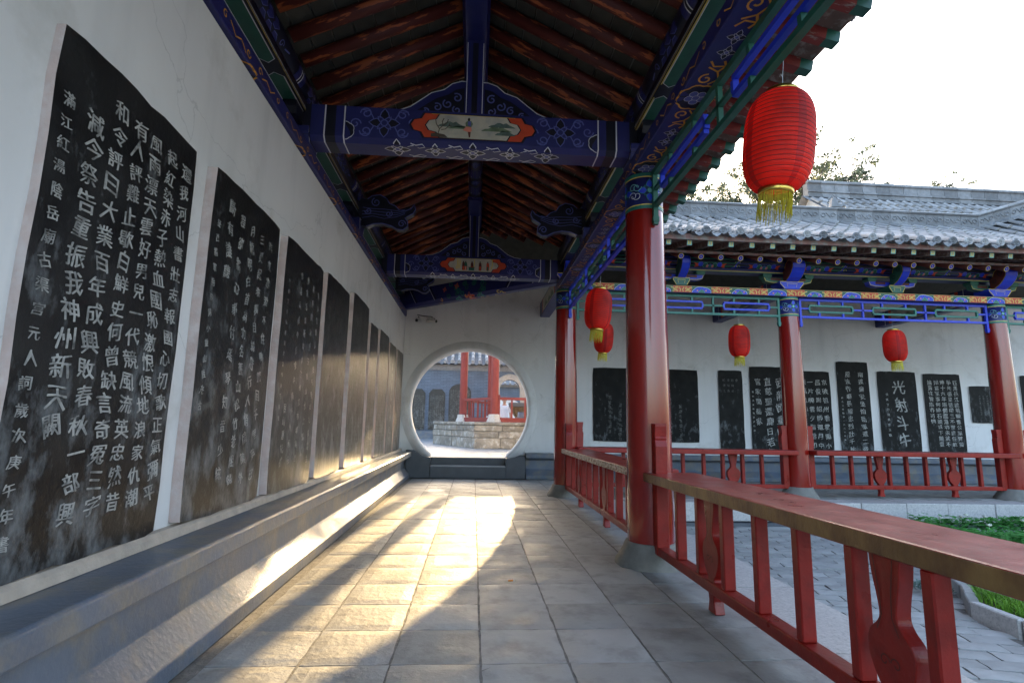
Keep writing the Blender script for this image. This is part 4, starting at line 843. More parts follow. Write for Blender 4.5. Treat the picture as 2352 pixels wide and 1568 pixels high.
# hanging lattices
def lattice(lab, L, frame, fill_, place):
    t = local_thing('hanging_lattice', lab, 'lattice', group='hanging lattices'); a, b = .19, L-.19; z0, z1 = 3.265, 3.60; w_ = .017
    def bar(x0, x1, z0_, z1_, m, dy=.018): g = G(); g.box(x0, x1, -dy, dy, z0_, z1_); g.build('lattice_bar', m, t)
    bar(a, b, z1-.03, z1+.018, frame, .024); bar(a, b, z0-.02, z0+.02, frame, .024)
    for x in (a+.02, b-.02):
        g = G(); g.box(x-.02, x+.02, -.022, .022, 3.15, z1-.03); g.box(x-.026, x+.026, -.028, .028, 3.10, 3.15); g.box(x-.02, x+.02, -.022, .022, 3.075, 3.10); g.build('hanging_leg', frame, t)
    n = 3; seg = (b-a)/n
    for k in range(n):
        c = a+seg*(k+.5); hw = seg*.34; zm0, zm1 = 3.365, 3.485
        bar(c-hw, c+hw, zm0-w_, zm0+w_, fill_, .020); bar(c-hw, c+hw, zm1-w_, zm1+w_, fill_, .020); bar(c-hw-w_, c-hw+w_, zm0+w_, zm1-w_, fill_, .020); bar(c+hw-w_, c+hw+w_, zm0+w_, zm1-w_, fill_, .020)
        for q in (-.55, .55):
            bar(c+q*hw-w_, c+q*hw+w_, z0+.02, zm0-w_, frame); bar(c+q*hw-w_, c+q*hw+w_, zm1+w_, z1-.03, frame)
        bar(c-seg/2+(.04 if k == 0 else 0), c-hw-w_, 3.41, 3.44, frame); bar(c+hw+w_, c+seg/2-(.04 if k == n-1 else 0), 3.41, 3.44, frame)
        if k: bar(a+seg*k-w_, a+seg*k+w_, z0+.02, z1-.03, frame)
    t.location = place[0]; t.rotation_euler = (0, 0, place[1]); return t
lattice('green framed hanging lattice with blue rectangles over the near railing, top right', 4.5, 'green', 'brightblue', ((1.66, .4, 0), R(90)))
lattice('blue framed hanging lattice receding between the near column and the corner column', 4.5, 'brightblue', 'green', ((1.66, 4.9, 0), R(90)))
lattice('green framed hanging lattice with blue rectangles above the near part of the gallery', 4.2, 'teal', 'brightblue', ((1.62, 9.36, 0), 0))
lattice('blue framed hanging lattice with green rectangles between the two right hand gallery columns', 4.13, 'brightblue', 'teal', ((5.82, 9.36, 0), 0))
lattice('green framed hanging lattice at the right edge of the photo', 4.15, 'teal', 'brightblue', ((9.95, 9.36, 0), 0))

# ================================================================= ROOFS
def slope(name, polys, side, mat_, parent, off=0, up_=False):
    g = G()
    for poly in polys: g.add([(x, y, z+off) for x, y, z in poly], [tuple(range(len(poly)))])
    return g.build(name, mat_, parent)
cr = thing('corridor_roof', 'tiled roof over the corridor with red rafters and brick lined ceiling', 'roof', (X0, 4.5, 4.0))
gr_ = thing('gallery_roof', 'grey tiled gallery roof across the courtyard with painted rafter ends and scroll ridge', 'roof', (8, 10.9, 4.0))
zsh = .014
def cz(d): return zc(d) if d <= 1.75 else zf(d)
YR0 = -2.0
# ceilings (lime bedded boards); bricks hang just below
E_ = [[(X0, YR0, zc(0)), (X0, YG, zc(0)), (X0+1.75, YG-1.75, zc(1.75)), (X0+1.75, YR0, zc(1.75))], [(X0+1.75, YR0, zf(1.75)), (X0+1.75, YG-1.75, zf(1.75)), (X0+2.80, YG-2.80, zf(2.80)), (X0+2.80, YR0, zf(2.80))]]
W_ = [[(X0, YR0, zc(0)), (X0, YG, zc(0)), (X0-2.1, YG+2.1, zc(2.1)), (X0-2.1, YR0, zc(2.1))]]
slope('ceiling_lining', E_[:1]+W_, 0, 'lime', cr, zsh+.03); slope('eave_boards', E_[1:], 0, 'wood', cr)
slope('outer_face', [[(x, y, z+.3) for x, y, z in p] for p in E_[:1]+W_]+[[(x, y, z+.06) for x, y, z in p] for p in E_[1:]], 0, 'dtile', cr)
S_ = [[(X0, YG, zc(0)), (15, YG, zc(0)), (15, YG-1.75, zc(1.75)), (X0+1.75, YG-1.75, zc(1.75))]]
S2 = [[(X0+1.75, YG-1.75, zf(1.75)), (15, YG-1.75, zf(1.75)), (15, YG-2.66, zf(2.66)), (X0+2.66, YG-2.66, zf(2.66))]]
N_ = [[(X0, YG, zc(0)), (15, YG, zc(0)), (15, YG+2.1, zc(2.1)), (X0-2.1, YG+2.1, zc(2.1))]]
slope('ceiling_lining', S_+N_, 0, 'brick', gr_, .03); slope('eave_boards', S2, 0, 'wood', gr_)
slope('outer_face', [[(x, y, z+.3) for x, y, z in p] for p in S_+N_]+[[(x, y, z+.05) for x, y, z in p] for p in S2], 0, 'dtile', gr_)
# corridor rafters
SP = .335; ang = math.atan(.5)
g = G(); g.tube([(0, 0, 0), (2.17/math.cos(ang), 0, 0)], .060, 12); raf = mesh_only(g, 'rafter', 'rafter', True)
g = G(); g.tube([(0, 0, 0), (1.55/math.cos(ang), 0, 0)], .060, 12); raf2 = mesh_only(g, 'rafter', 'rafter', True)
g = G(); g.box(0, .82, -.043, .043, -.09, 0); g.box(.82, .93, -.0432, .0432, -.0902, .0002, 1); fly = mesh_only(g, 'flying_rafter', ['woodred', 'green'])
g = G(); g.box(-.0015, .0, -.043, .043, -.09, 0); 
ys = []; y = YR0+.2
while y < YG-.2: ys.append(y); y += SP
for y in ys:
    a = 1.0 if YG-y > 2.2 else (YG-y)/2.2
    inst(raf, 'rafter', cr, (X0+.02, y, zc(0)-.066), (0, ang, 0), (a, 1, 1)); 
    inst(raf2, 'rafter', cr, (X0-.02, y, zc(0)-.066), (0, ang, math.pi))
    if y < YG-2.75: inst(fly, 'flying_rafter', cr, (X0+1.92, y, zf(1.92)-.004), (0, math.atan(.24), 0))
for k in range(4):                                     # west slope, past the ridge corner
    y = YG+.1+k*SP; inst(raf2, 'rafter', cr, (X0-.02-(y-YG), y, zc(y-YG)-.066), (0, ang, math.pi), (max(.1, 1-(y-YG)/1.55), 1, 1))
# ceiling bricks between rafters
br = []
for k in range(3):
    g = slab_mesh(.198, SP-.012, .02, 200+k, 1, .002, .002); g.v = [(a, b, -c) for a, b, c in g.v]; g.f = [tuple(reversed(f)) for f in g.f]; br.append(mesh_only(g, 'ceiling_brick', 'brick'))
cand = []
for j, y in enumerate(ys[:-1]):
    for s in (1, -1):
        for i in range(9):
            dd = .10+i*.182; d_ = dd+(.09 if (j % 2) else 0)
            if y+SP/2 > YG-d_ and s > 0: continue
            cand.append((math.hypot(X0+s*d_, y, zc(d_)-1.2), s, d_, y+SP/2) if False else (y, s, d_, y+SP/2))
near = [c_ for c_ in cand if 2.5 < c_[3]]; near.sort(); oth = [c_ for c_ in cand if c_[3] <= 2.5]+near[300:]; near = near[:300]
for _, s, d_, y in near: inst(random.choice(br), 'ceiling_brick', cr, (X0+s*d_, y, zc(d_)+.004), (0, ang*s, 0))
g = G(); tmp = br[0]
for _, s, d_, y in oth:
    ca, sa = math.cos(ang*s), math.sin(ang*s)
    g.add([(X0+s*d_+v.co[0]*ca+v.co[2]*sa, y+v.co[1], zc(d_)+.004-v.co[0]*sa+v.co[2]*ca) for v in tmp.vertices], [tuple(p.vertices) for p in tmp.polygons])
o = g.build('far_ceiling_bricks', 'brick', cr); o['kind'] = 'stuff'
# fascia boards
G().box(X0+2.80, X0+2.83, YR0, YG-2.83, 4.245, 4.35).build('fascia', 'wood', cr); G().box(X0+2.66, 14.6, YG-2.665, YG-2.63, 4.268, 4.37).build('fascia', 'fascia', gr_)
G().box(X0+2.12, 14.6, YG-2.16, YG-2.12, 4.212, 4.25).build('rafter_cover_board', 'fascia', gr_)
# gallery rafters: round ends in front, square flying ends above
g = G(); g.tube([(0, 0, 0), (.62/math.cos(ang), 0, 0)], .052, 14); gshort = mesh_only(g, 'rafter', 'wood_dark', True)
dre = Dec(lambda u, v, h=0: (.62/math.cos(ang)+h+.001, u, v), []); c16 = [(.050*math.cos(k*.3927), .050*math.sin(k*.3927)) for k in range(16)]
dre.poly(c16, 'yellow', .001); dre.poly([(a*.78, b*.78) for a, b in c16], 'brightblue', .0025); dre.flower(0, 0, .034, 'navy', 'yellow', 'yellow', 4, 0, .003); dro = dre.build('round_rafter_end', None); drm = dro.data; bpy.data.objects.remove(dro)
dse = Dec(lambda u, v, h=0: (.93+h, u, v-.045), []); dse.rect(-.042, .042, -.044, .044, 'cyan', .001)
for k in range(4):
    a = math.pi/4+k*math.pi/2; px_, py_ = .024*math.cos(a), .024*math.sin(a); dse.poly([(px_+.015*math.cos(t*1.047), py_+.015*math.sin(t*1.047)) for t in range(6)], 'yellow', .003)
dse.poly([(.006*math.cos(t*1.047), .006*math.sin(t*1.047)) for t in range(6)], 'orange', .004); dso = dse.build('square_rafter_end', None); dsm = dso.data; bpy.data.objects.remove(dso)
g = G(); g.box(0, .93, -.043, .043, -.09, 0); flyw = mesh_only(g, 'flying_rafter', 'wood'); x = X0+2.9; k = 0
while x < 14:
    o = inst(gshort, 'rafter', gr_, (x, YG-1.53, zc(1.53)-.055), (0, ang, R(-90))); e = bpy.data.objects.new('painted_end', drm); C.objects.link(e); e.parent = o
    xx = x-.02+random.uniform(-.008, .008); o = inst(flyw, 'flying_rafter', gr_, (xx, YG-1.70, zf(1.70)-.004), (0, math.atan(.24), R(-90))); e = bpy.data.objects.new('painted_end', dsm); C.objects.link(e); e.parent = o
    x += .358; k += 1
# roof tiles
def cover_mesh(L, seed, r=.062):
    rd = random.Random(seed); g = G(); n = 8; vs = []
    for (x_, r_) in ((0, r*1.06), (.03, r*1.06), (.032, r*.96), (L, r*.84)):
        for k in range(n+1): a = math.pi*k/n; vs.append((x_, r_*math.cos(a), r_*math.sin(a)))
    g.add(vs, [(q*(n+1)+k, q*(n+1)+k+1, (q+1)*(n+1)+1+k, (q+1)*(n+1)+k) for q in range(3) for k in range(n)]+[tuple(reversed(range(n+1)))]); return g
LT = .335; ctm = [mesh_only(cover_mesh(LT+.02, k), 'cover_tile', 'rtile', False) for k in range(2)]
for m_ in ctm:
    for p in m_.polygons[:24]: p.use_smooth = True
def disc_mesh():
    g = G(); g.lathe([(.0, -.012), (.048, -.012), (.052, -.020), (.066, -.020), (.068, .0), (.066, .02)], (0, 0, 0), 20, 0, 'Y')
    for s in (-1, 1): g.lathe([(0,-.024), (.010,-.020), (.013,-.012)], (s*.020, 0, .014), 8, 0, 'Y')
    g.tube([(-.028,-.015,-.018), (-.012,-.019,-.028), (.012,-.019,-.028), (.028,-.015,-.018)], .006, 6); g.tube([(-.034,-.015,.030), (-.012,-.018,.034), (0,-.019,.022), (.012,-.018,.034), (.034,-.015,.030)], .005, 6)
    g.lathe([(0,-.026), (.008,-.02), (.010,-.012)], (0, 0, -.004), 8, 0, 'Y'); return g
dm = [mesh_only(disc_mesh(), 'tile_disc', q, True) for q in ('dtile', 'rtile')]
def drip_mesh():
    g = G(); n = 10; top = []; bot = []
    for k in range(n+1):
        u = -1+2*k/n; x_ = u*.10; top.append((x_, 0, -.028*(1-u*u)+.004)); bot.append((x_, -.035, -.028*(1-u*u)-.055*(1-abs(u)**1.6)-.006*math.cos(k*math.pi)))
    g.add(top+bot+[(a, b+.016, c) for a, b, c in bot]+[(a, b+.016, c+.0) for a, b, c in top], [(k, n+1+k, n+2+k, k+1) for k in range(n)]+[(n+1+k, 2*n+2+k, 2*n+3+k, n+2+k) for k in range(n)]+[(3*n+3+k, 3*n+4+k, 2*n+3+k, 2*n+2+k) for k in range(n)])
    vs = []
    for y_ in (0, .30):
        for k in range(n+1): u = -1+2*k/n; vs.append((u*.10, y_, -.028*(1-u*u)+.004))
    g.add(vs, [(k, k+1, n+2+k, n+1+k) for k in range(n)]); return g
drm2 = mesh_only(drip_mesh(), 'drip_tile', 'dtile', False)
SPT = .287
def add_row(parent, x, stuffg, parts, dmax=2.75, xmin=None):
    lim = min(2.75, (x-X0)); ds = 2.75; 
    base = 2.75
    while base > .12:
        d1 = base; d2 = base-LT
        z1, z2 = zt(d1, x), zt(max(d2, 0), x); tilt = math.atan2(z2-z1, LT)
        if d1 <= lim+.2:
            wob = random.uniform(-.012, .012)
            if parts[0] > 0:
                inst(random.choice(ctm), 'cover_tile', parent, (x+wob, YG-d1, z1+.008+random.uniform(0, .008)), (0, -tilt, R(90))); parts[0] -= 1
        base -= LT
parts = [300]; xs = [X0+2.95+k*SPT for k in range(39)]
for x in xs: add_row(gr_, x, None, parts)
g = G(); n = 5                                        # pan tiles: stepped concave courses between the rows
for x in xs:
    c = x+SPT/2; dd = 2.75; 
    while dd > .1:
        stp = .167; z1, z2 = zt(dd, c), zt(dd-stp-.03, c); vs = []
        for (d_, z_) in ((dd, z1+.012), (dd-stp-.03, z2-.012)):
            for k in range(n+1): u = -1+2*k/n; vs.append((c+u*.10, YG-d_, z_-.010-.035*(1-u*u)))
        g.add(vs, [(k, k+1, n+2+k, n+1+k) for k in range(n)]); g.add([(vs[k][0], vs[k][1], vs[k][2]) for k in range(n+1)]+[(vs[k][0], vs[k][1], vs[k][2]-.03) for k in range(n+1)], [(k, n+1+k, n+2+k, k+1) for k in range(n)]); dd -= stp
o = g.build('pan_tiles', 'rtile', gr_); o['kind'] = 'stuff'
g = G(); g.add([(xs[0]-.3, YG-2.7, zt(2.7)-.045), (15, YG-2.7, zt(2.7)-.045), (15, YG-1.4, zt(1.4, 15)-.05), (11.3, YG-1.4, zt(1.4)-.05), (xs[0]-.3, YG-1.4, zt(1.4)-.05), (15, YG, zt(0, 15)-.05), (11.3, YG, zt(0)-.05), (X0, YG, zt(0)-.05), (X0+1.4, YG-1.4, zt(1.4)-.05)], [(0,1,2,3,4), (4,3,6,7,8), (3,2,5,6)]); g.build('mud_bed', 'dtile', gr_)
bad = (2, 8)
for k, x in enumerate(xs):
    if k not in bad: inst(dm[random.random() < .45], 'tile_disc', gr_, (x, YG-2.76, zt(2.75, x)+.018), (random.uniform(-.08, .08), random.uniform(-.3, .3), random.uniform(-.06, .06)))
    inst(drm2, 'drip_tile', gr_, (x+SPT/2, YG-2.78, zt(2.75, x)-.028), (random.uniform(-.05, .1), random.uniform(-.05, .05), random.uniform(-.05, .05)))
    if k in (2, 8, 11, 15, 22, 27):
        g = G(); g.prism([(-.035,0), (.035,0), (.02,.035), (0,.06), (-.022,.03)], 'Y', -.02, .02); m_ = mesh_only(g, 'nail_cap', 'dtile'); inst(m_, 'nail_cap', gr_, (x-.1, YG-2.62, zt(2.62)+.06))
for k in range(34):                                   # eave tiles of the corridor roof, seen from below
    y = -1.8+k*SPT
    if y > YG-2.75: break
    inst(dm[k % 2], 'tile_disc', cr, (X0+2.90, y, 4.425), (0, 0, R(90))); inst(drm2, 'drip_tile', cr, (X0+2.90, y+SPT/2, 4.39), (0, random.uniform(-.06, .06), R(90)), (.85, .85, .7))
    inst(ctm[0], 'cover_tile', cr, (X0+2.89, y, 4.42), (0, -.5, R(180)))
g = G(); vs = []                                      # the rest of that slope: one corrugated sheet
nn = 200
for d_ in (2.88, 1.6, .1):
    for k in range(nn+1): y = -1.9+(YG-2.8+1.9)*k/nn; vs.append((X0+d_, y, zt(d_)-.03+(.03 if d_ > 2 else 0)+.05*abs(math.sin(math.pi*(y+1.8)/SPT+math.pi/2))))
g.add(vs, [(j*(nn+1)+k, (j+1)*(nn+1)+k, (j+1)*(nn+1)+k+1, j*(nn+1)+k+1) for j in range(2) for k in range(nn)]); o = g.build('roof_tiles', 'rtile', cr, smooth=True); o['kind'] = 'stuff'
# ridge
def ridge_run(parent, p0, p1, n, zb=5.70, h=.40, scr=True, w_=.10, hw=1.0):
    dv = Vector(p1)-Vector(p0); L = dv.length; st = L/n; e = dv.normalized(); nrm = Vector((e.y, -e.x, 0)).normalized()
    if nrm.y > 0: nrm = -nrm
    for k in range(n):
        a = Vector(p0)+e*(st*k+.004); b = Vector(p0)+e*(st*(k+1)-.004); g = G()
        sec = [(-.14,0), (.14,0), (.14,.05), (.115,.065), (.085,.08), (.085,.30), (.11,.315), (.13,.34), (-.13,.34), (-.11,.315), (-.085,.30), (-.085,.08), (-.115,.065), (-.14,.05)]
        vs = [tuple(q+nrm*u+Vector((0,0,v*h/.40))) for q in (a, b) for u, v in sec]; m_ = len(sec)
        g.add(vs, [tuple(range(m_)), tuple(reversed(range(m_, 2*m_)))]+[(i, i+m_, (i+1) % m_+m_, (i+1) % m_) for i in range(m_)]); o = g.build('ridge_tile', 'dtile', parent)
        if scr:
            g = G(); c = (a+b)/2
            for s in (-1, 1):
                path = []
                for i in range(13):
                    t_ = i/12*1.5*math.pi*1.2; r_ = .055*(1-.35*i/12); path.append(c+e*(s*(st*.27)+r_*math.cos(t_+math.pi*(s < 0)))+nrm*.088+Vector((0,0,(.19+s*.0+r_*math.sin(t_+math.pi*(s < 0)))*h/.40)))
                g.tube(path, .012, 5)
            g.tube([c+e*(-st*.12)+nrm*.088+Vector((0,0,.24*h/.4)), c+nrm*.088+Vector((0,0,.19*h/.4)), c+e*(st*.12)+nrm*.088+Vector((0,0,.13*h/.4))], .012, 5); g.build('scroll_relief', 'dtile', o, smooth=True)
        g = G(); q0 = a+Vector((0,0,.34*h/.40)); q1 = b+Vector((0,0,.34*h/.40)); vs = []
        for q in (q0, q1):
            for i in range(9): t_ = math.pi*i/8; vs.append(tuple(q+nrm*(.07*math.cos(t_))+Vector((0,0,.07*math.sin(t_)))))
        g.add(vs, [(i, i+9, i+10, i+1) for i in range(8)]+[tuple(range(9)), tuple(reversed(range(9, 18)))]); g.build('ridge_cap', 'rtile', parent, smooth=False)
ridge_run(gr_, (.4, YG, 5.74), (11.35, YG, 5.74), 26); ridge_run(gr_, (11.35, YG, 5.74), (14.6, YG, 6.78), 8)
# little beast on the ridge
t = thing('ridge_beast', 'small dark clay beast with a raised tail sitting on the gallery ridge', 'roof ornament', (9.15, YG, 6.14))
bx_ = 8.05
bpy.data.objects['ridge_beast'].location = (bx_, YG, 6.14); t['_o'] = (bx_, YG, 6.14)
pr = [(-.15,0), (-.14,.13), (-.12,.24), (-.07,.29), (-.03,.26), (-.02,.17), (.02,.11), (.07,.10), (.11,.14), (.16,.12), (.19,.06), (.17,.03), (.12,.05), (.09,0)]
G().prism([(bx_+a, 6.14+b*.85) for a, b in pr], 'Y', YG-.06, YG+.06).build('body', 'dtile', t, bevel=.02, segs=2)
G().tube([(bx_-.22, YG, 6.12), (bx_-.19, YG, 6.3), (bx_-.08, YG, 6.45), (bx_+.04, YG, 6.36), (bx_+.16, YG, 6.28), (bx_+.24, YG, 6.12)], .005, 5).build('wire', 'black', t)

# ================================================================= LANTERNS
def make_lantern():
    t = local_thing('lantern', '', 'lantern'); N = 22; prof = []; H = .565; rib = []
    def rad(f): return .088+.092*(max(0, 1-abs(2*f-1)**3.6))**.62+.006*math.sin(math.pi*f)
    for k in range(N):
        for q in range(4):
            f = (k+q/4)/N; prof.append((rad(f)-(.0022 if q == 0 else 0)+(.0012*math.sin(math.pi*q/4)), .02+f*H))
    prof.append((rad(1), .02+H))
    g = G(); g.lathe(prof, n=48); nf = 48; 
    g.m = [1 if (i % nf) in (0, 1, 12, 13, 24, 25, 36, 37) else 0 for i in range(len(g.f))]
    g.build('fabric_body', ['silk', 'silkdark'], t, smooth=True)
    base = None
    for k in range(1, N):
        f = k/N; r_ = rad(f)-.001
        if base is None:
            g = G(); g.lathe([(1+.006*math.cos(a*math.pi/2), .006*math.sin(a*math.pi/2)*2) for a in range(5)], n=40); base = mesh_only(g, 'wire_ring', 'rib', True)
        o = inst(base, 'wire_ring', t, (0, 0, .02+f*H), (0,0,0), (r_, r_, .18))
    G().lathe([(.0,.585), (.075,.598), (.086,.610), (.092,.605), (.093,.573), (.086,.573)], n=40).build('top_cap', 'brass', t, smooth=True)
    G().lathe([(.086,.03), (.093,.03), (.092,-.004), (.086,-.010), (.078,-.006), (.076,.02)], n=40).build('bottom_cap', 'brass', t, smooth=True)
    g = G(); rd = random.Random(9)
    for k in range(90):
        a = 2*math.pi*k/90+rd.uniform(-.02, .02); r_ = .083+rd.uniform(-.004, .003); l_ = rd.uniform(.12, .165); dx, dy = rd.uniform(-.010, .010), rd.uniform(-.010, .010)
        g.tube([(r_*math.cos(a), r_*math.sin(a), .0), ((r_+.003)*math.cos(a)+dx*.3, (r_+.003)*math.sin(a)+dy*.3, -l_*.5), (r_*math.cos(a)+dx, r_*math.sin(a)+dy, -l_)], [.0022, .0024, .0016], 3, caps=False)
    g.build('tassel_fringe', 'tassel', t)
    g = G(); g.tube([(-.085,0,.60), (0,0,.612), (.085,0,.60)], .003, 5); g.tube([(0,0,.61), (.004,0,.66), (0,0,.70), (-.012,0,.715), (-.016,0,.70)], .0022, 5); g.tube([(0,0,.69), (0,0,.80)], .0018, 4); g.build('hook', 'metal', t); return t
lp = make_lantern()
LN = [((1.655, 2.72, 2.50), (3, 5, 0), 1.0, 'largest red lantern, hanging in the foreground at upper right against the white sky'),
      ((1.66, 7.15, 2.49), (2, 5, 40), 1.0, 'red lantern tilting in front of the corner column beside the moon gate wall'),
      ((2.28, 9.36, 2.48), (4, -9, 80), .92, 'red lantern partly hidden behind another one beside the corner column'),
      ((4.82, 9.36, 2.47), (1, 1, 20), 1.0, 'red lantern hanging in the gallery to the left of the middle gallery column'),
      ((7.85, 9.36, 2.46), (-1, 2, 60), 1.03, 'red lantern hanging above the stele with four very large characters')]
for k, (p, r_, s_, lab) in enumerate(LN):
    o = lp if k == 0 else copy_tree(lp); o.location = p; o.rotation_euler = tuple(R(a) for a in r_); o.scale = (s_, s_, s_); tag(o, lab, group='red paper lanterns')

# ================================================================= SMALL THINGS IN THE CORRIDOR
for (x, lab, yaw) in ((-1.33, 'small security camera with round lens in the corner above the moon gate', -20), (-1.02, 'longer white security camera pointing right, on a bracket above the moon gate', 62)):
    t = thing('security_camera', lab, 'camera', (x, 12.3, 3.57)); a = R(yaw); L = .13 if x < -1.2 else .24
    c = Vector((x, 12.12, 3.50)); dv = Vector((math.sin(a), -math.cos(a), -.15)).normalized()
    G().tube([c-dv*L*.5, c+dv*L*.5], .045, 16).build('casing', 'camwhite', t, smooth=False, bevel=.005); G().tube([c+dv*(L*.5-.002), c+dv*(L*.5+.012)], .034, 16).build('lens', 'black', t)
    g = G(); g.box(c.x-.05, c.x+.05, c.y-.09, c.y+.07, c.z+.045, c.z+.052); g.build('sun_shield', 'camwhite', t); G().tube([(x, 12.30, 3.60), (x, 12.2, 3.60), (c.x, c.y, c.z+.04)], .014, 8).build('bracket', 'black', t)
G().tube([(-1.37, 12.27, 3.66), (-1.2, 12.26, 3.63), (-1.05, 12.24, 3.62), (-.95, 12.2, 3.56)], .010, 6).build('camera_cable', 'black', bpy.data.objects['security_camera'])
t = thing('cigarette_butt', 'orange cigarette butt lying on the floor slabs right of the sun patch', 'litter', (.33, 4.34, .006), R(10)); t['_o'] = (0,0,0)
G().tube([(-.027,0,0), (.010,0,0)], .0055, 10).build('filter', 'filter', t); G().tube([(.010,0,0), (.022,0,0)], .0053, 10).build('ash_end', 'camwhite', t)
for k, (x, y, lab) in enumerate(((3.45, 5.6, 'small brown fallen leaf on the courtyard bricks behind the railing'), (4.15, 5.2, 'tiny yellow fallen leaf on the courtyard bricks'))):
    g = G(); g.add([(x-.03,y,-.355), (x,y-.015,-.345), (x+.035,y,-.352), (x,y+.015,-.343), (x,y,-.349)], [(0,1,4), (1,2,4), (2,3,4), (3,0,4)])
    tag(g.build('fallen_leaf', 'leafy' if k else 'filter'), lab, 'leaf')

# ================================================================= PLANTING BED
bed = [(4.05, 3.45), (5.38, 5.82), (6.15, 8.0), (14, 8.0), (14, 3.0)]
bk = thing('bed_kerb', 'low stone kerb round the planting bed at the lower right', 'kerb', (4.6, 5.0, -.38))
seg = [((4.2, 1.9), (4.32, 4.6)), ((4.32, 4.6), (4.75, 5.15)), ((4.75, 5.15), (6.3, 7.7))]; rd = random.Random(5)
for a, b in seg:
    a = Vector((*a, 0)); b = Vector((*b, 0)); L = (b-a).length; e = (b-a).normalized(); nv = Vector((e.y, -e.x, 0)); n = max(1, round(L/.44))
    for k in range(n):
        g = G(); p = a+e*(L*k/n+.006); q = a+e*(L*(k+1)/n-.006); zt_ = -.25+rd.uniform(-.012, .012); j = rd.uniform(-.012, .012)
        vs = [p+nv*(0+j), q+nv*(0+j), q+nv*(.085+j), p+nv*(.085+j)]; g.add([(v.x, v.y, -.42) for v in vs]+[(v.x, v.y, zt_) for v in vs], [(0,1,2,3), (7,6,5,4), (0,4,5,1), (1,5,6,2), (2,6,7,3), (3,7,4,0)]); g.f = [tuple(reversed(f)) for f in g.f]
        g.build('kerb_stone', 'granite' if k % 3 else 'paver', bk, bevel=.01)
G().prism([(4.28, 1.9), (4.40, 4.57), (4.83, 5.10), (6.4, 7.7), (14, 7.7), (14, 1.9)], 'Z', -.44, -.285).build('bed_soil', 'soil'); bpy.data.objects['bed_soil']['kind'] = 'structure'
def inbed(x, y): return y < 7.7 and x > bedx(y)+.10
g = G(); rd = random.Random(12); n = 0
while n < 24000:                                      # clover leaflets in threes on thin stalks
    x = rd.uniform(5.3, 11.5); y = rd.uniform(5.8, 7.7)
    if not inbed(x, y): continue
    h_ = .17+.10*math.sin(x*2.1+y*1.3)*math.cos(y*2.7)+rd.uniform(-.05, .07); z = -.285+max(.05, h_+.03); n += 3; a0_ = rd.uniform(0, 2)
    for k in range(3):
        a = a0_+k*2.09; tl = rd.uniform(-.5, .3); s_ = rd.uniform(.024, .042); ca, sa = math.cos(a), math.sin(a)
        def q(u, v, w_=0): return (x+(u*ca-v*sa)*s_, y+(u*sa+v*ca)*s_, z+u*s_*tl+w_)
        g.add([q(0,0), q(.8,-.62), q(1.5,-.45), q(1.7,0,.004), q(1.5,.45), q(.8,.62)], [(0,1,2,3), (0,3,4,5)])
    if n % 4 == 0: g.add([(x-.002, y, -.29), (x+.002, y, -.29), (x, y, z)], [(0,1,2)])
tag(g.build('clover_patch', 'clover'), 'thick patch of green clover filling the back of the planting bed', 'clover', kind='stuff')
g = G()
for k in range(26000):
    x = rd.uniform(4.2, 7); y = rd.uniform(2.6, 6.2)
    if not inbed(x, y) or x > bedx(y)+1.7: continue
    l_ = rd.uniform(.07, .17); a = rd.uniform(0, 6.28); b = rd.uniform(.2, .9)*l_; w_ = .0035; dx, dy = math.cos(a), math.sin(a)
    g.add([(x-dy*w_, y+dx*w_, -.29), (x+dy*w_, y-dx*w_, -.29), (x+dx*b*.35+dy*w_, y+dy*b*.35-dx*w_, -.29+l_*.65), (x+dx*b, y+dy*b, -.29+l_*.9), (x+dx*b*.35-dy*w_, y+dy*b*.35+dx*w_, -.29+l_*.65)], [(0,1,2,4), (4,2,3)])
tag(g.build('grass', 'grass'), 'bright green grass blades spilling over the kerb at the front of the bed', 'grass', kind='stuff')
for k in range(26):
    x = rd.uniform(6.6, 10.6); y = rd.uniform(6.2, 7.6)
    g = G(); z = -.285+.23+rd.uniform(0, .07)
    for i in range(22):
        a = i*2.4; f = i/22; r_ = .019*math.sqrt(max(0, 1-(2*f-1)**2))+.006; g.add([(x+r_*math.cos(a), y+r_*math.sin(a), z+.030*f), (x+(r_+.008)*math.cos(a+.3), y+(r_+.008)*math.sin(a+.3), z+.030*f+.006), (x+(r_+.002)*math.cos(a+.5), y+(r_+.002)*math.sin(a+.5), z+.030*f+.012)], [(0,1,2)])
    g.lathe([(.001,0), (.015,.006), (.018,.016), (.012,.028), (.001,.032)], (x, y, z), 8); g.tube([(x, y, -.29), (x, y, z)], .002, 4)
    tag(g.build('clover_flower', 'petal'), 'small round white clover blossom standing above the clover patch', 'flower', 'white clover blossoms')
g = G(); rd = random.Random(2)
for k in range(420):
    a, b = rd.uniform(0, 6.28), rd.uniform(0, 1); r_ = .17*math.sqrt(rd.random()); x, y, z = 4.55+r_*math.cos(a), 5.25+r_*math.sin(a), -.36+.10*rd.random()*(1.2-r_/.17)+.02; s_ = rd.uniform(.02, .045); c2 = rd.uniform(0, 6.28)
    g.add([(x, y, z), (x+s_*math.cos(c2)*.5-s_*.25*math.sin(c2), y+s_*math.sin(c2)*.5+s_*.25*math.cos(c2), z+s_*.5), (x+s_*math.cos(c2), y+s_*math.sin(c2), z+s_*.6), (x+s_*math.cos(c2)*.5+s_*.25*math.sin(c2), y+s_*math.sin(c2)*.5-s_*.25*math.cos(c2), z+s_*.4)], [(0,1,2,3)])
tag(g.build('sedum_clump', 'succ'), 'low grey green plant clump at the corner of the bed kerb', 'plant')

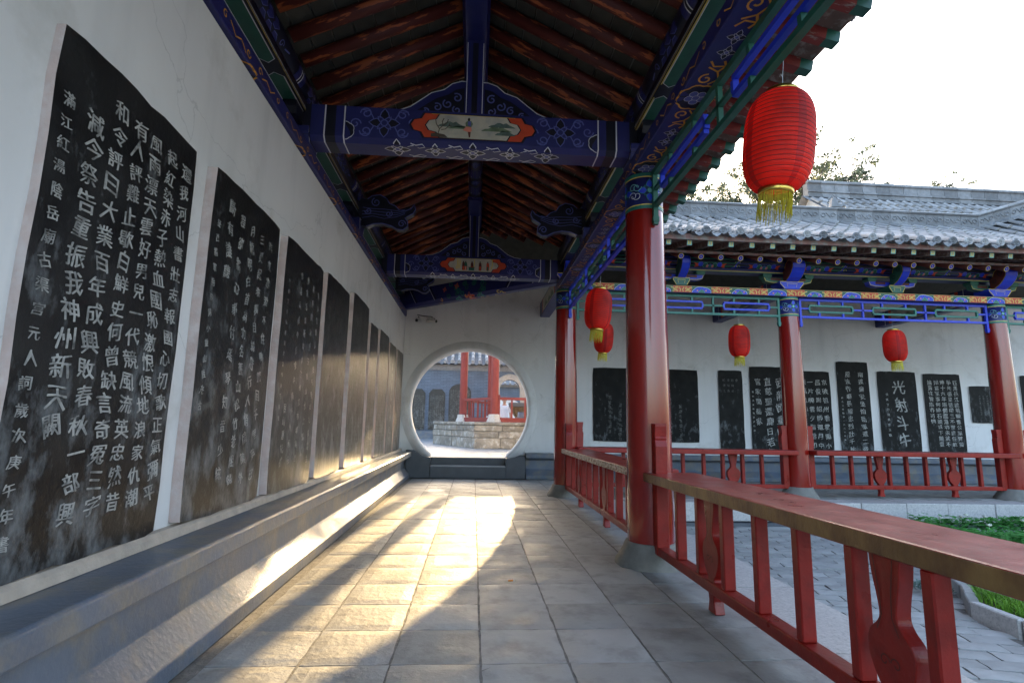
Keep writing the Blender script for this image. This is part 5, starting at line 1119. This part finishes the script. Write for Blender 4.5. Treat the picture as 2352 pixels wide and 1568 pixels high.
# ================================================================= HALL BEHIND THE GALLERY
hl = thing('temple_hall', 'big grey tiled temple hall roof rising behind the gallery at right', 'building', (17, 17, -.4))
hx0, hx1, hr, he = 11.3, 27.0, 17.0, 13.2
def zh(y): d = hr-y; return 9.35-.86*d+.035*d*d
G().box(hx0+.5, hx1-.5, he+1.3, 20, -.4, 6.6).build('wall', 'plaster', hl)
g = G(); ny = 6
for s in (1, -1):
    vs = []
    for j in range(ny+1):
        y = he+(hr-he)*j/ny
        for x in (hx0, hx1): vs.append((x, y if s > 0 else 2*hr-y, zh(y)-.05))
    g.add(vs, [(2*j, 2*j+1, 2*j+3, 2*j+2) for j in range(ny)])
g.build('roof_bed', 'dtile', hl)
g = G(); g.add([(hx0+.3, he, zh(he)-.06), (hx0+.3, hr, 9.25), (hx0+.3, 2*hr-he, zh(he)-.06)], [(0,1,2)]); g.build('gable', 'plaster', hl)
hc = mesh_only(cover_mesh(.52, 3, .085), 'cover_tile', 'rtile'); cnt = 0; extra = G()
x = hx0+.1
while x < 22.5:
    y = he
    while y < hr-.3:
        dz = zh(y+.5)-zh(y); tl = math.atan2(dz, .5)
        if y > 14.4 and cnt < 300: inst(hc, 'cover_tile', hl, (x, y, zh(y)+.01+random.uniform(0, .01)), (0, -tl, R(90))); cnt += 1
        y += .5
    x += .30
g = G(); x = hx0+.1
while x < hx1: 
    g.tube([(x, he, zh(he)), (x, 14.7, zh(14.7))], .08, 6)
    if x > 22.5: g.tube([(x, 14.7, zh(14)), (x, 15.5, zh(15.5)), (x, hr-.1, zh(hr-.1))], .08, 6)
    x += .30
o = g.build('far_tiles', 'rtile', hl); o['kind'] = 'stuff'
def bigridge(x0, x1, n, y, zb):
    st = (x1-x0)/n
    for k in range(n):
        a, b = x0+k*st+.006, x0+(k+1)*st-.006
        pr = [(y-.16,zb), (y-.16,zb+.08), (y-.11,zb+.10), (y-.11,zb+.17), (y-.15,zb+.19), (y-.15,zb+.25), (y-.09,zb+.27), (y-.09,zb+.50), (y-.14,zb+.53), (y-.14,zb+.57), (y+.14,zb+.57), (y+.16,zb)]
        G().prism(pr, 'X', a, b).build('ridge_tile', 'dtile', hl)
        G().tube([(a, y, zb+.60), (b, y, zb+.60)], .085, 8).build('ridge_cap', 'rtile', hl)
bigridge(hx0+.15, 26.8, 30, hr, 9.22)

# ================================================================= TREES
def tree(label, base, cen, rx, rz, sprays, per, seed, leafs=.10):
    rd = random.Random(seed); t = thing('tree', label, 'tree', base, 0, 'trees behind the roofs'); b = Vector(base); cen = Vector(cen); g = G(); lf = G()
    top = Vector((cen.x, cen.y, cen.z+.1*rz)); tr = [b, b.lerp(top, .4)+Vector((.15, .1, 0)), b.lerp(top, .75)+Vector((-.12, 0, 0)), top]; g.tube(tr, [.34, .27, .2, .10], 10)
    for k in range(sprays):
        a = rd.uniform(0, 6.283); u = rd.uniform(-.45, 1); q = math.sqrt(max(0, 1-u*u))*rd.uniform(.6, 1.0)
        end = cen+Vector((rx*q*math.cos(a), rx*q*math.sin(a), rz*u*rd.uniform(.8, 1.0))); st = tr[2].lerp(tr[3], rd.uniform(-.6, 1.0))
        mid = st.lerp(end, .5)+Vector((rd.uniform(-.3, .3), rd.uniform(-.3, .3), rd.uniform(-.1, .5))); pts_ = []
        for i in range(9):
            f = i/8; pts_.append((1-f)**2*st+2*f*(1-f)*mid+f*f*end+Vector((rd.uniform(-.06, .06), rd.uniform(-.06, .06), rd.uniform(-.06, .06))))
        g.tube(pts_, [.075*(1-.1*i) for i in range(9)], 5, caps=False)
        out = (end-st).normalized()
        for j in range(11):                                  # twigs with their leaf clumps
            p = pts_[rd.randint(3, 8)]; dv = (out*rd.uniform(.2, 1)+Vector((rd.uniform(-1, 1), rd.uniform(-1, 1), rd.uniform(-.6, .7)))).normalized(); L = rd.uniform(.5, 1.3)*rx/5; e = p+dv*L; m_ = p.lerp(e, .5)+Vector((0, 0, .08))
            g.tube([p, m_, e], [.022, .015, .008], 4, caps=False)
            for c_ in range(4):
                cc = p.lerp(e, rd.uniform(.35, 1.05))+Vector((rd.gauss(0, .05), rd.gauss(0, .05), -.04)); n_ = int(per*rd.uniform(.4, 1.6))
                for i in range(n_):
                    c = cc+Vector((rd.gauss(0, .13), rd.gauss(0, .13), rd.gauss(0, .085))); u_ = Vector((rd.gauss(0, 1), rd.gauss(0, 1), rd.gauss(0, 1))).normalized(); v_ = u_.cross(Vector((rd.gauss(0, 1), rd.gauss(0, 1), rd.gauss(0, 1)))).normalized(); s_ = rd.uniform(.5, 1.2)*leafs
                    lf.add([c-u_*s_, c+v_*s_*.45, c+u_*s_, c-v_*s_*.45], [(0,1,2,3)], rd.choice((0, 0, 1)))
    g.build('trunk', 'bark', t, smooth=True); lf.build('crown', ['leaf', 'leaf2'], t)
tree('broad loose leafy tree seen either side of the largest lantern', (20, 30, -.4), (19.2, 30, 13.8), 6.2, 4.9, 85, 15, 5)
tree('pale thin leafy tree just left of the largest lantern behind the gallery ridge', (14.2, 31, -.4), (14.2, 31, 12.4), 4.2, 4.6, 46, 12, 8)
tree('small far tree top showing over the hall ridge at right', (31, 32, -.4), (30.8, 32, 14.2), 3.0, 4.0, 34, 12, 15)

# ================================================================= THROUGH THE MOON GATE
YW = 26.0
bw = thing('rear_building', 'blue grey painted brick building with tile eaves seen through the moon gate', 'building', (0, YW, .43))
wall_with_hole(1.73, 2.82, .50, -12, 9, .41, 4.0, YW, YW+.35, .44, 32, arch=True).build('brick_wall', 'bluewall', bw)
g = G(); g.lathe([(.50, YW+.3), (.50, YW-.05), (.75, YW-.05), (.78, YW)], (1.73, 0, 2.82), 32, 0, 'Y', 0, math.pi); g.box(1.73+.5, 1.73+.75, YW-.05, YW, .44, 2.82); g.box(1.73-.75, 1.73-.5, YW-.05, YW, .44, 2.82); g.build('arch_surround', 'cream', bw)
G().box(-12, 1.22, YW-.25, YW, .43, .80).build('plinth', 'ledge', bw)
for (z0, z1, dy) in ((3.72, 3.80, .07), (3.80, 3.90, .13), (3.90, 3.97, .20)): G().box(-12, 9, YW-dy, YW, z0, z1).build('eave_course', 'dtile', bw)
g = G(); g.add([(-12, YW-.42, 4.02), (9, YW-.42, 4.02), (9, YW+.9, 4.70), (-12, YW+.9, 4.70)], [(0,1,2,3)]); g.add([(-12, YW+2.2, 4.02), (9, YW+2.2, 4.02), (9, YW+.9, 4.70), (-12, YW+.9, 4.70)], [(3,2,1,0)]); g.box(-12, .8, YW+.35, YW+2.0, .4, 4.0); g.box(2.7, 9, YW+.35, YW+2.0, .4, 4.0); g.build('roof_bed', 'dtile', bw)
tilt = math.atan2(.78, 1.32); wc = mesh_only(cover_mesh(.42, 3, .085), 'cover_tile', 'rtile'); wd_ = mesh_only(disc_mesh(), 'tile_disc', 'rtile', True)
for k in range(18):
    x = -3.4+k*.33
    for j in range(3): inst(wc, 'cover_tile', bw, (x, YW-.45+j*.38, 4.06+j*.38*.591), (0, -tilt, R(90)))
    inst(wd_, 'tile_disc', bw, (x, YW-.47, 4.09), (0, random.uniform(-.2, .2), 0), (1.4, 1.4, 1.4)); inst(drm2, 'drip_tile', bw, (x+.165, YW-.46, 4.05), (0, 0, 0), (1.2, 1.2, 1.2))
g = G(); g.box(-12, 9, YW+.75, YW+1.05, 4.60, 4.80); g.build('ridge', 'dtile', bw)
def arch_pts(x0, x1, z0, z1, kind):
    c = (x0+x1)/2; r_ = (x1-x0)/2
    if kind == 'round': return [(x0, z0), (x1, z0)]+[(c+r_*math.cos(math.pi*k/12), z1-r_*.8+r_*.8*math.sin(math.pi*k/12)) for k in range(13)]
    return [(x0, z0), (x1, z0), (x1, z1-.2), (x1-.16, z1), (x0+.16, z1), (x0, z1-.2)]
for (x0, x1, z0, z1, kd, lab) in ((-3.75, -3.05, .86, 2.78, 'cut', 'dark stele on the rear blue wall mostly hidden by the moon gate rim'), (-2.92, -2.335, .86, 2.79, 'cut', 'cut cornered dark stele on the rear blue wall, leftmost seen through the moon gate'), (-2.163, -1.387, .86, 2.79, 'cut', 'cut cornered worn stele on the rear blue wall, second from left through the moon gate'), (-1.21, -.155, 1.20, 3.07, 'round', 'round topped dark stele on the rear blue wall behind the pavilion column')):
    bl = cols(fill(int((x1-x0)/.105), 18, int(x0*-9)), x0+.06, x1-.06, z1-.30, z0+.12, 18, .085); stele(lab, ('B', YW), x0, x1, z0, z1, bl, 'inkdim', 0, int(-x0*31), .05, ('stele', 'bluewall'), extra=arch_pts(x0, x1, z0, z1, kd))
b2 = thing('far_wall', 'farther blue grey wall with tiled cap glimpsed through the arch', 'wall', (2, 34, .43))
wall_with_hole(2.05, 1.55, 1.0, -6, 12, .4, 3.5, 34, 34.3, .45, 32, arch=True).build('brick_wall', 'bluewall', b2)
G().lathe([(1.0, 34.2), (1.0, 33.9), (1.22, 33.9), (1.25, 34)], (2.05, 0, 1.55), 32, 0, 'Y', 0, math.pi).build('arch_surround', 'plaster', b2)
G().box(-6, 12, 33.8, 34.5, 3.5, 3.62).build('eave_course', 'dtile', b2)
g = G(); g.add([(-6, 33.6, 3.62), (12, 33.6, 3.62), (12, 34.6, 4.3), (-6, 34.6, 4.3), (12, 35.4, 3.62), (-6, 35.4, 3.62)], [(0,1,2,3), (3,2,4,5)]); g.build('roof_bed', 'dtile', b2)
for k in range(12): 
    x = .6+k*.33
    for j in range(3): inst(wc, 'cover_tile', b2, (x, 33.58+j*.38, 3.66+j*.25), (0, -tilt, R(90)))
G().box(-30, 40, 50, 50.4, .4, 4.2).build('garden_wall', 'plaster'); tag(bpy.data.objects['garden_wall'], 'pale boundary wall far beyond the second arch', 'wall')

# octagonal well pavilion
pa = thing('pavilion', 'octagonal red columned pavilion on a rough stone platform beyond the moon gate', 'pavilion', (1.6, 20.5, .43))
O = [(-1.46, 20.2), (.05, 16.9), (3.25, 16.75), (4.9, 20.0), (3.6, 23.0), (.4, 23.3)]
G().prism([(a*.985+.02, b*.992+.16) for a, b in O], 'Z', .40, 1.14).build('platform_core', 'mortar', pa)
G().prism([(1.65+(a-1.65)*1.012, 20+(b-20)*1.012) for a, b in O], 'Z', 1.145, 1.245).build('platform_slab', 'rough', pa, bevel=.02)
rd = random.Random(44)
for si in (0, 1):
    a = Vector((*O[si], 0)); b = Vector((*O[si+1], 0)); L = (b-a).length; e = (b-a).normalized(); nv = Vector((e.y, -e.x, 0)); 
    zz = .42
    for hgt in (.33, .20, .18):
        s_ = 0
        while s_ < L-.02:
            wd2 = min(rd.uniform(.35, 1.15), L-s_); 
            if L-s_-wd2 < .2: wd2 = L-s_
            p = a+e*(s_+.008); q = a+e*(s_+wd2-.008); o1 = rd.uniform(0, .035); g = G(); vs = []
            for (c_, z_) in ((p, zz+.006), (q, zz+.006), (q, zz+hgt-.006), (p, zz+hgt-.006)): vs.append(c_+nv*(o1+rd.uniform(-.01, .01))+Vector((0, 0, z_+rd.uniform(-.006, .006))))
            bk_ = [v-nv*.25 for v in vs]; g.add(vs+bk_, [(3,2,1,0), (4,5,6,7), (0,1,5,4), (1,2,6,5), (2,3,7,6), (3,0,4,7)]); g.build('stone_block', 'rough', pa, bevel=.018, segs=2); s_ += wd2
        zz += hgt+.002
def octcol(x, y, r_=.135, a0_=.2):
    oc = [(x+r_*math.cos(a0_+k*math.pi/4), y+r_*math.sin(a0_+k*math.pi/4)) for k in range(8)]; G().prism(oc, 'Z', 1.48, 5.7).build('column', 'oldred', pa, bevel=.006)
    G().lathe([(.25,1.245), (.24,1.29), (.20,1.38), (.185,1.49), (.10,1.50)], (x, y, 0), 8).build('column_base', 'granite', pa)
pc = [(-.375, 19.0), (.665, 17.35), (2.65, 17.3), (.675, 21.8), (3.7, 19.4), (2.9, 22.0)]
for x, y in pc: octcol(x, y)
def prail(a, b):
    a = Vector((*a, 0)); b = Vector((*b, 0)); e = (b-a).normalized(); a += e*.13; b -= e*.13; nv = Vector((e.y, -e.x, 0))
    def beam(z0, z1, w_, nm): 
        g = G(); vs = []
        for p in (a, b):
            for (u, z) in ((-w_, z0), (w_, z0), (w_, z1), (-w_, z1)): q = p+nv*u; vs.append((q.x, q.y, z))
        g.add(vs, [(0,3,2,1), (4,5,6,7), (0,1,5,4), (1,2,6,5), (2,3,7,6), (3,0,4,7)]); g.build(nm, 'oldred', pa)
    beam(1.96, 2.04, .07, 'top_rail'); beam(1.25, 1.39, .06, 'bottom_rail'); n = max(2, int((b-a).length/.42))
    for k in range(n+1):
        p = a+(b-a)*(k/n); wv = .05 if k in (0, n) else .028; G().box(p.x-wv, p.x+wv, p.y-wv, p.y+wv, 1.39, 2.12 if k in (0, n) else 1.96).build('baluster', 'oldred', pa)
prail(pc[0], pc[1]); prail(pc[1], pc[2]); prail(pc[0], pc[3])
g = G(); a = Vector((*pc[0], 0)); b = Vector((*pc[1], 0)); n_ = (b-a).normalized(); m_ = Vector((-n_.y, n_.x, 0))*.05; g.add([(p_.x, p_.y, z_) for z_ in (3.9, 4.5) for p_ in (a-m_, b-m_, b+m_, a+m_)], [(0,3,2,1), (4,5,6,7), (0,1,5,4), (1,2,6,5), (2,3,7,6), (3,0,4,7)]); g.build('lintel', 'blue', pa)
for p, q in ((0, 1), (1, 2), (0, 3), (2, 4), (4, 5), (3, 5)):
    a = Vector((*pc[p], 5.6)); b = Vector((*pc[q], 5.6)); G().tube([a, b], .09, 8).build('roof_beam', 'blue', pa)
ap = (1.6, 19.8, 7.3); oc = [(1.6+2.7*math.cos(k*math.pi/4+.39), 19.8+3.2*math.sin(k*math.pi/4+.39), 5.8) for k in range(8)]
G().add(oc+[ap]+[(a, b, c-.08) for a, b, c in oc], [(k, (k+1) % 8, 8) for k in range(8)]+[(9+k, 9+(k+1) % 8, (k+1) % 8, k) for k in range(8)]+[tuple(reversed(range(9, 17)))]).build('roof', 'dtile', pa)

# incense burner and pot
ib = thing('incense_burner', 'brown bronze incense burner with flared rim behind the pavilion rail', 'burner', (1.72, 19.35, 1.25))
bx, by = 1.72, 19.35
def frus(z0, z1, a0_, a1_, nm, m): 
    g = G(); g.add([(bx-a0_, by-a0_*.7, z0), (bx+a0_, by-a0_*.7, z0), (bx+a0_, by+a0_*.7, z0), (bx-a0_, by+a0_*.7, z0), (bx-a1_, by-a1_*.7, z1), (bx+a1_, by-a1_*.7, z1), (bx+a1_, by+a1_*.7, z1), (bx-a1_, by+a1_*.7, z1)], [(0,3,2,1), (4,5,6,7), (0,1,5,4), (1,2,6,5), (2,3,7,6), (3,0,4,7)]); g.build(nm, m, ib, bevel=.01)
frus(1.245, 1.36, .36, .32, 'foot', 'bronze'); frus(1.36, 1.46, .22, .22, 'stem', 'bronze'); frus(1.46, 1.80, .25, .42, 'basin', 'bronze'); frus(1.802, 1.95, .44, .46, 'rim', 'darkbase')
for k in range(7): G().tube([(bx-.24+k*.08, by-.20, 1.47), (bx-.39+k*.13, by-.30, 1.79)], .018, 6).build('flute', 'bronze', ib)
pt = thing('stone_pot', 'small dark blue glazed pot in front of the incense burner', 'pot', (1.62, 18.3, 1.245)); G().lathe([(0,1.247), (.12,1.25), (.15,1.34), (.15,1.44), (.12,1.47), (.12,1.60), (.10,1.60), (.10,1.48)], (1.62, 18.3, 0), 20).build('pot_body', 'ledge', pt, smooth=True)

# ---------------------------------------------------------------- person in a white shirt
def skin(name, joints, edges, m, parent, lvl=2, root=0):
    me = bpy.data.meshes.new(name); me.from_pydata([j[0] for j in joints], edges, []); o = bpy.data.objects.new(name, me); C.objects.link(o); o.parent = parent
    sk = o.modifiers.new('skin', 'SKIN'); 
    if not me.skin_vertices: me.attributes
    for i, j in enumerate(joints):
        r_ = j[1]; me.skin_vertices[0].data[i].radius = r_ if isinstance(r_, tuple) else (r_, r_); me.skin_vertices[0].data[i].use_root = (i == root)
    sk.use_smooth_shade = True; sb = o.modifiers.new('sub', 'SUBSURF'); sb.levels = lvl; sb.render_levels = lvl; me.materials.append(mt[m]); return o
pe = thing('person', 'person in a white short sleeved shirt and dark trousers standing behind the pavilion rail', 'person', (1.16, 20.4, .43), R(8)); pe['_o'] = (0., 0., 0.)
J = [((0,0,.95), (.13,.10)), ((0,0,1.12), (.12,.09)), ((0,-.01,1.32), (.155,.10)), ((0,0,1.44), (.10,.075)), ((0,0,1.50), .052), ((0,-.01,1.56), (.062,.075)), ((0,-.015,1.64), (.076,.092)), ((0,-.005,1.71), (.060,.075)),
     ((.19,0,1.41), .052), ((.235,.02,1.14), .038), ((.22,-.10,.93), .027), ((.215,-.13,.88), (.036,.020)), ((-.19,0,1.41), .052), ((-.24,.02,1.14), .038), ((-.23,-.08,.91), .027), ((-.225,-.11,.86), (.036,.020)),
     ((.09,0,.88), .085), ((.10,-.01,.50), .055), ((.10,.02,.10), .038), ((.10,-.10,.03), (.040,.028)), ((-.09,0,.88), .085), ((-.10,-.01,.50), .055), ((-.10,.02,.10), .038), ((-.10,-.10,.03), (.040,.028))]
Ed = [(0,1),(1,2),(2,3),(3,4),(4,5),(5,6),(6,7),(3,8),(8,9),(9,10),(10,11),(3,12),(12,13),(13,14),(14,15),(0,16),(16,17),(17,18),(18,19),(0,20),(20,21),(21,22),(22,23)]
for hb, sx in ((11, 1), (15, -1)):
    hp = Vector(J[hb][0])
    for f in range(5):
        if f == 4: b1, b2 = hp+Vector((-.030*sx, -.02, .005)), hp+Vector((-.034*sx, -.045, -.025))
        else: b1, b2 = hp+Vector(((f-1.5)*.018, -.025, -.035)), hp+Vector(((f-1.5)*.019, -.030-.004*f, -.070-(.008 if f in (1, 2) else 0)))
        n0 = len(J); J += [(tuple(b1), .0085), (tuple(b2), .007)]; Ed += [(hb, n0), (n0, n0+1)]
body = skin('body', J, Ed, 'skin', pe)
skin('shirt', [((0,0,.86), (.165,.125)), ((0,0,1.05), (.150,.115)), ((0,-.01,1.32), (.180,.125)), ((0,0,1.43), (.125,.095)), ((0,0,1.475), (.068,.068)), ((.19,0,1.41), .075), ((.235,.01,1.17), .060), ((-.19,0,1.41), .075), ((-.24,.01,1.17), .060)], [(0,1),(1,2),(2,3),(3,4),(3,5),(5,6),(3,7),(7,8)], 'shirt', pe)
skin('trousers', [((0,0,.93), (.150,.115)), ((.09,0,.86), .098), ((.10,-.01,.50), .075), ((.10,.02,.10), .060), ((-.09,0,.86), .098), ((-.10,-.01,.50), .075), ((-.10,.02,.10), .060)], [(0,1),(1,2),(2,3),(0,4),(4,5),(5,6)], 'trouser', pe)
for s in (-1, 1): skin('shoe', [((.10*s,.03,.04), .045), ((.10*s,-.06,.035), .045), ((.10*s,-.14,.028), .034)], [(0,1),(1,2)], 'black', pe)
g = G(); g.lathe([(0.001,.135), (.05,.125), (.080,.09), (.090,.04), (.092,-.01), (.084,-.02)], (0, .012, 1.645), 16, 0, 'Z', -.35, math.pi+.35); g.lathe([(0.001,.135), (.05,.125), (.078,.09), (.086,.06)], (0, .0, 1.645), 16); g.build('hair', 'hair', pe, smooth=True)
for s in (-1, 1):
    g = G(); g.lathe([(.0005,-.006), (.007,-.003), (.007,.003), (.0005,.006)], (.030*s, -.104, 1.652), 8, 0, 'Y'); g.build('eye', 'black', pe)
    g = G(); g.lathe([(.0005,-.010), (.014,-.006), (.020,.0), (.014,.006), (.0005,.010)], (.084*s, -.005, 1.64), 8, 0, 'X'); g.build('ear', 'skin', pe)
g = G(); g.add([(-.012,-.10,1.665), (.012,-.10,1.665), (.016,-.10,1.625), (-.016,-.10,1.625), (0,-.128,1.628)], [(0,1,4), (1,2,4), (2,3,4), (3,0,4)]); g.build('nose', 'skin', pe); G().box(-.022, .022, -.103, -.098, 1.592, 1.598).build('mouth', 'wood_dark', pe)

for o in bpy.data.objects:
    if '_o' in o: del o['_o']
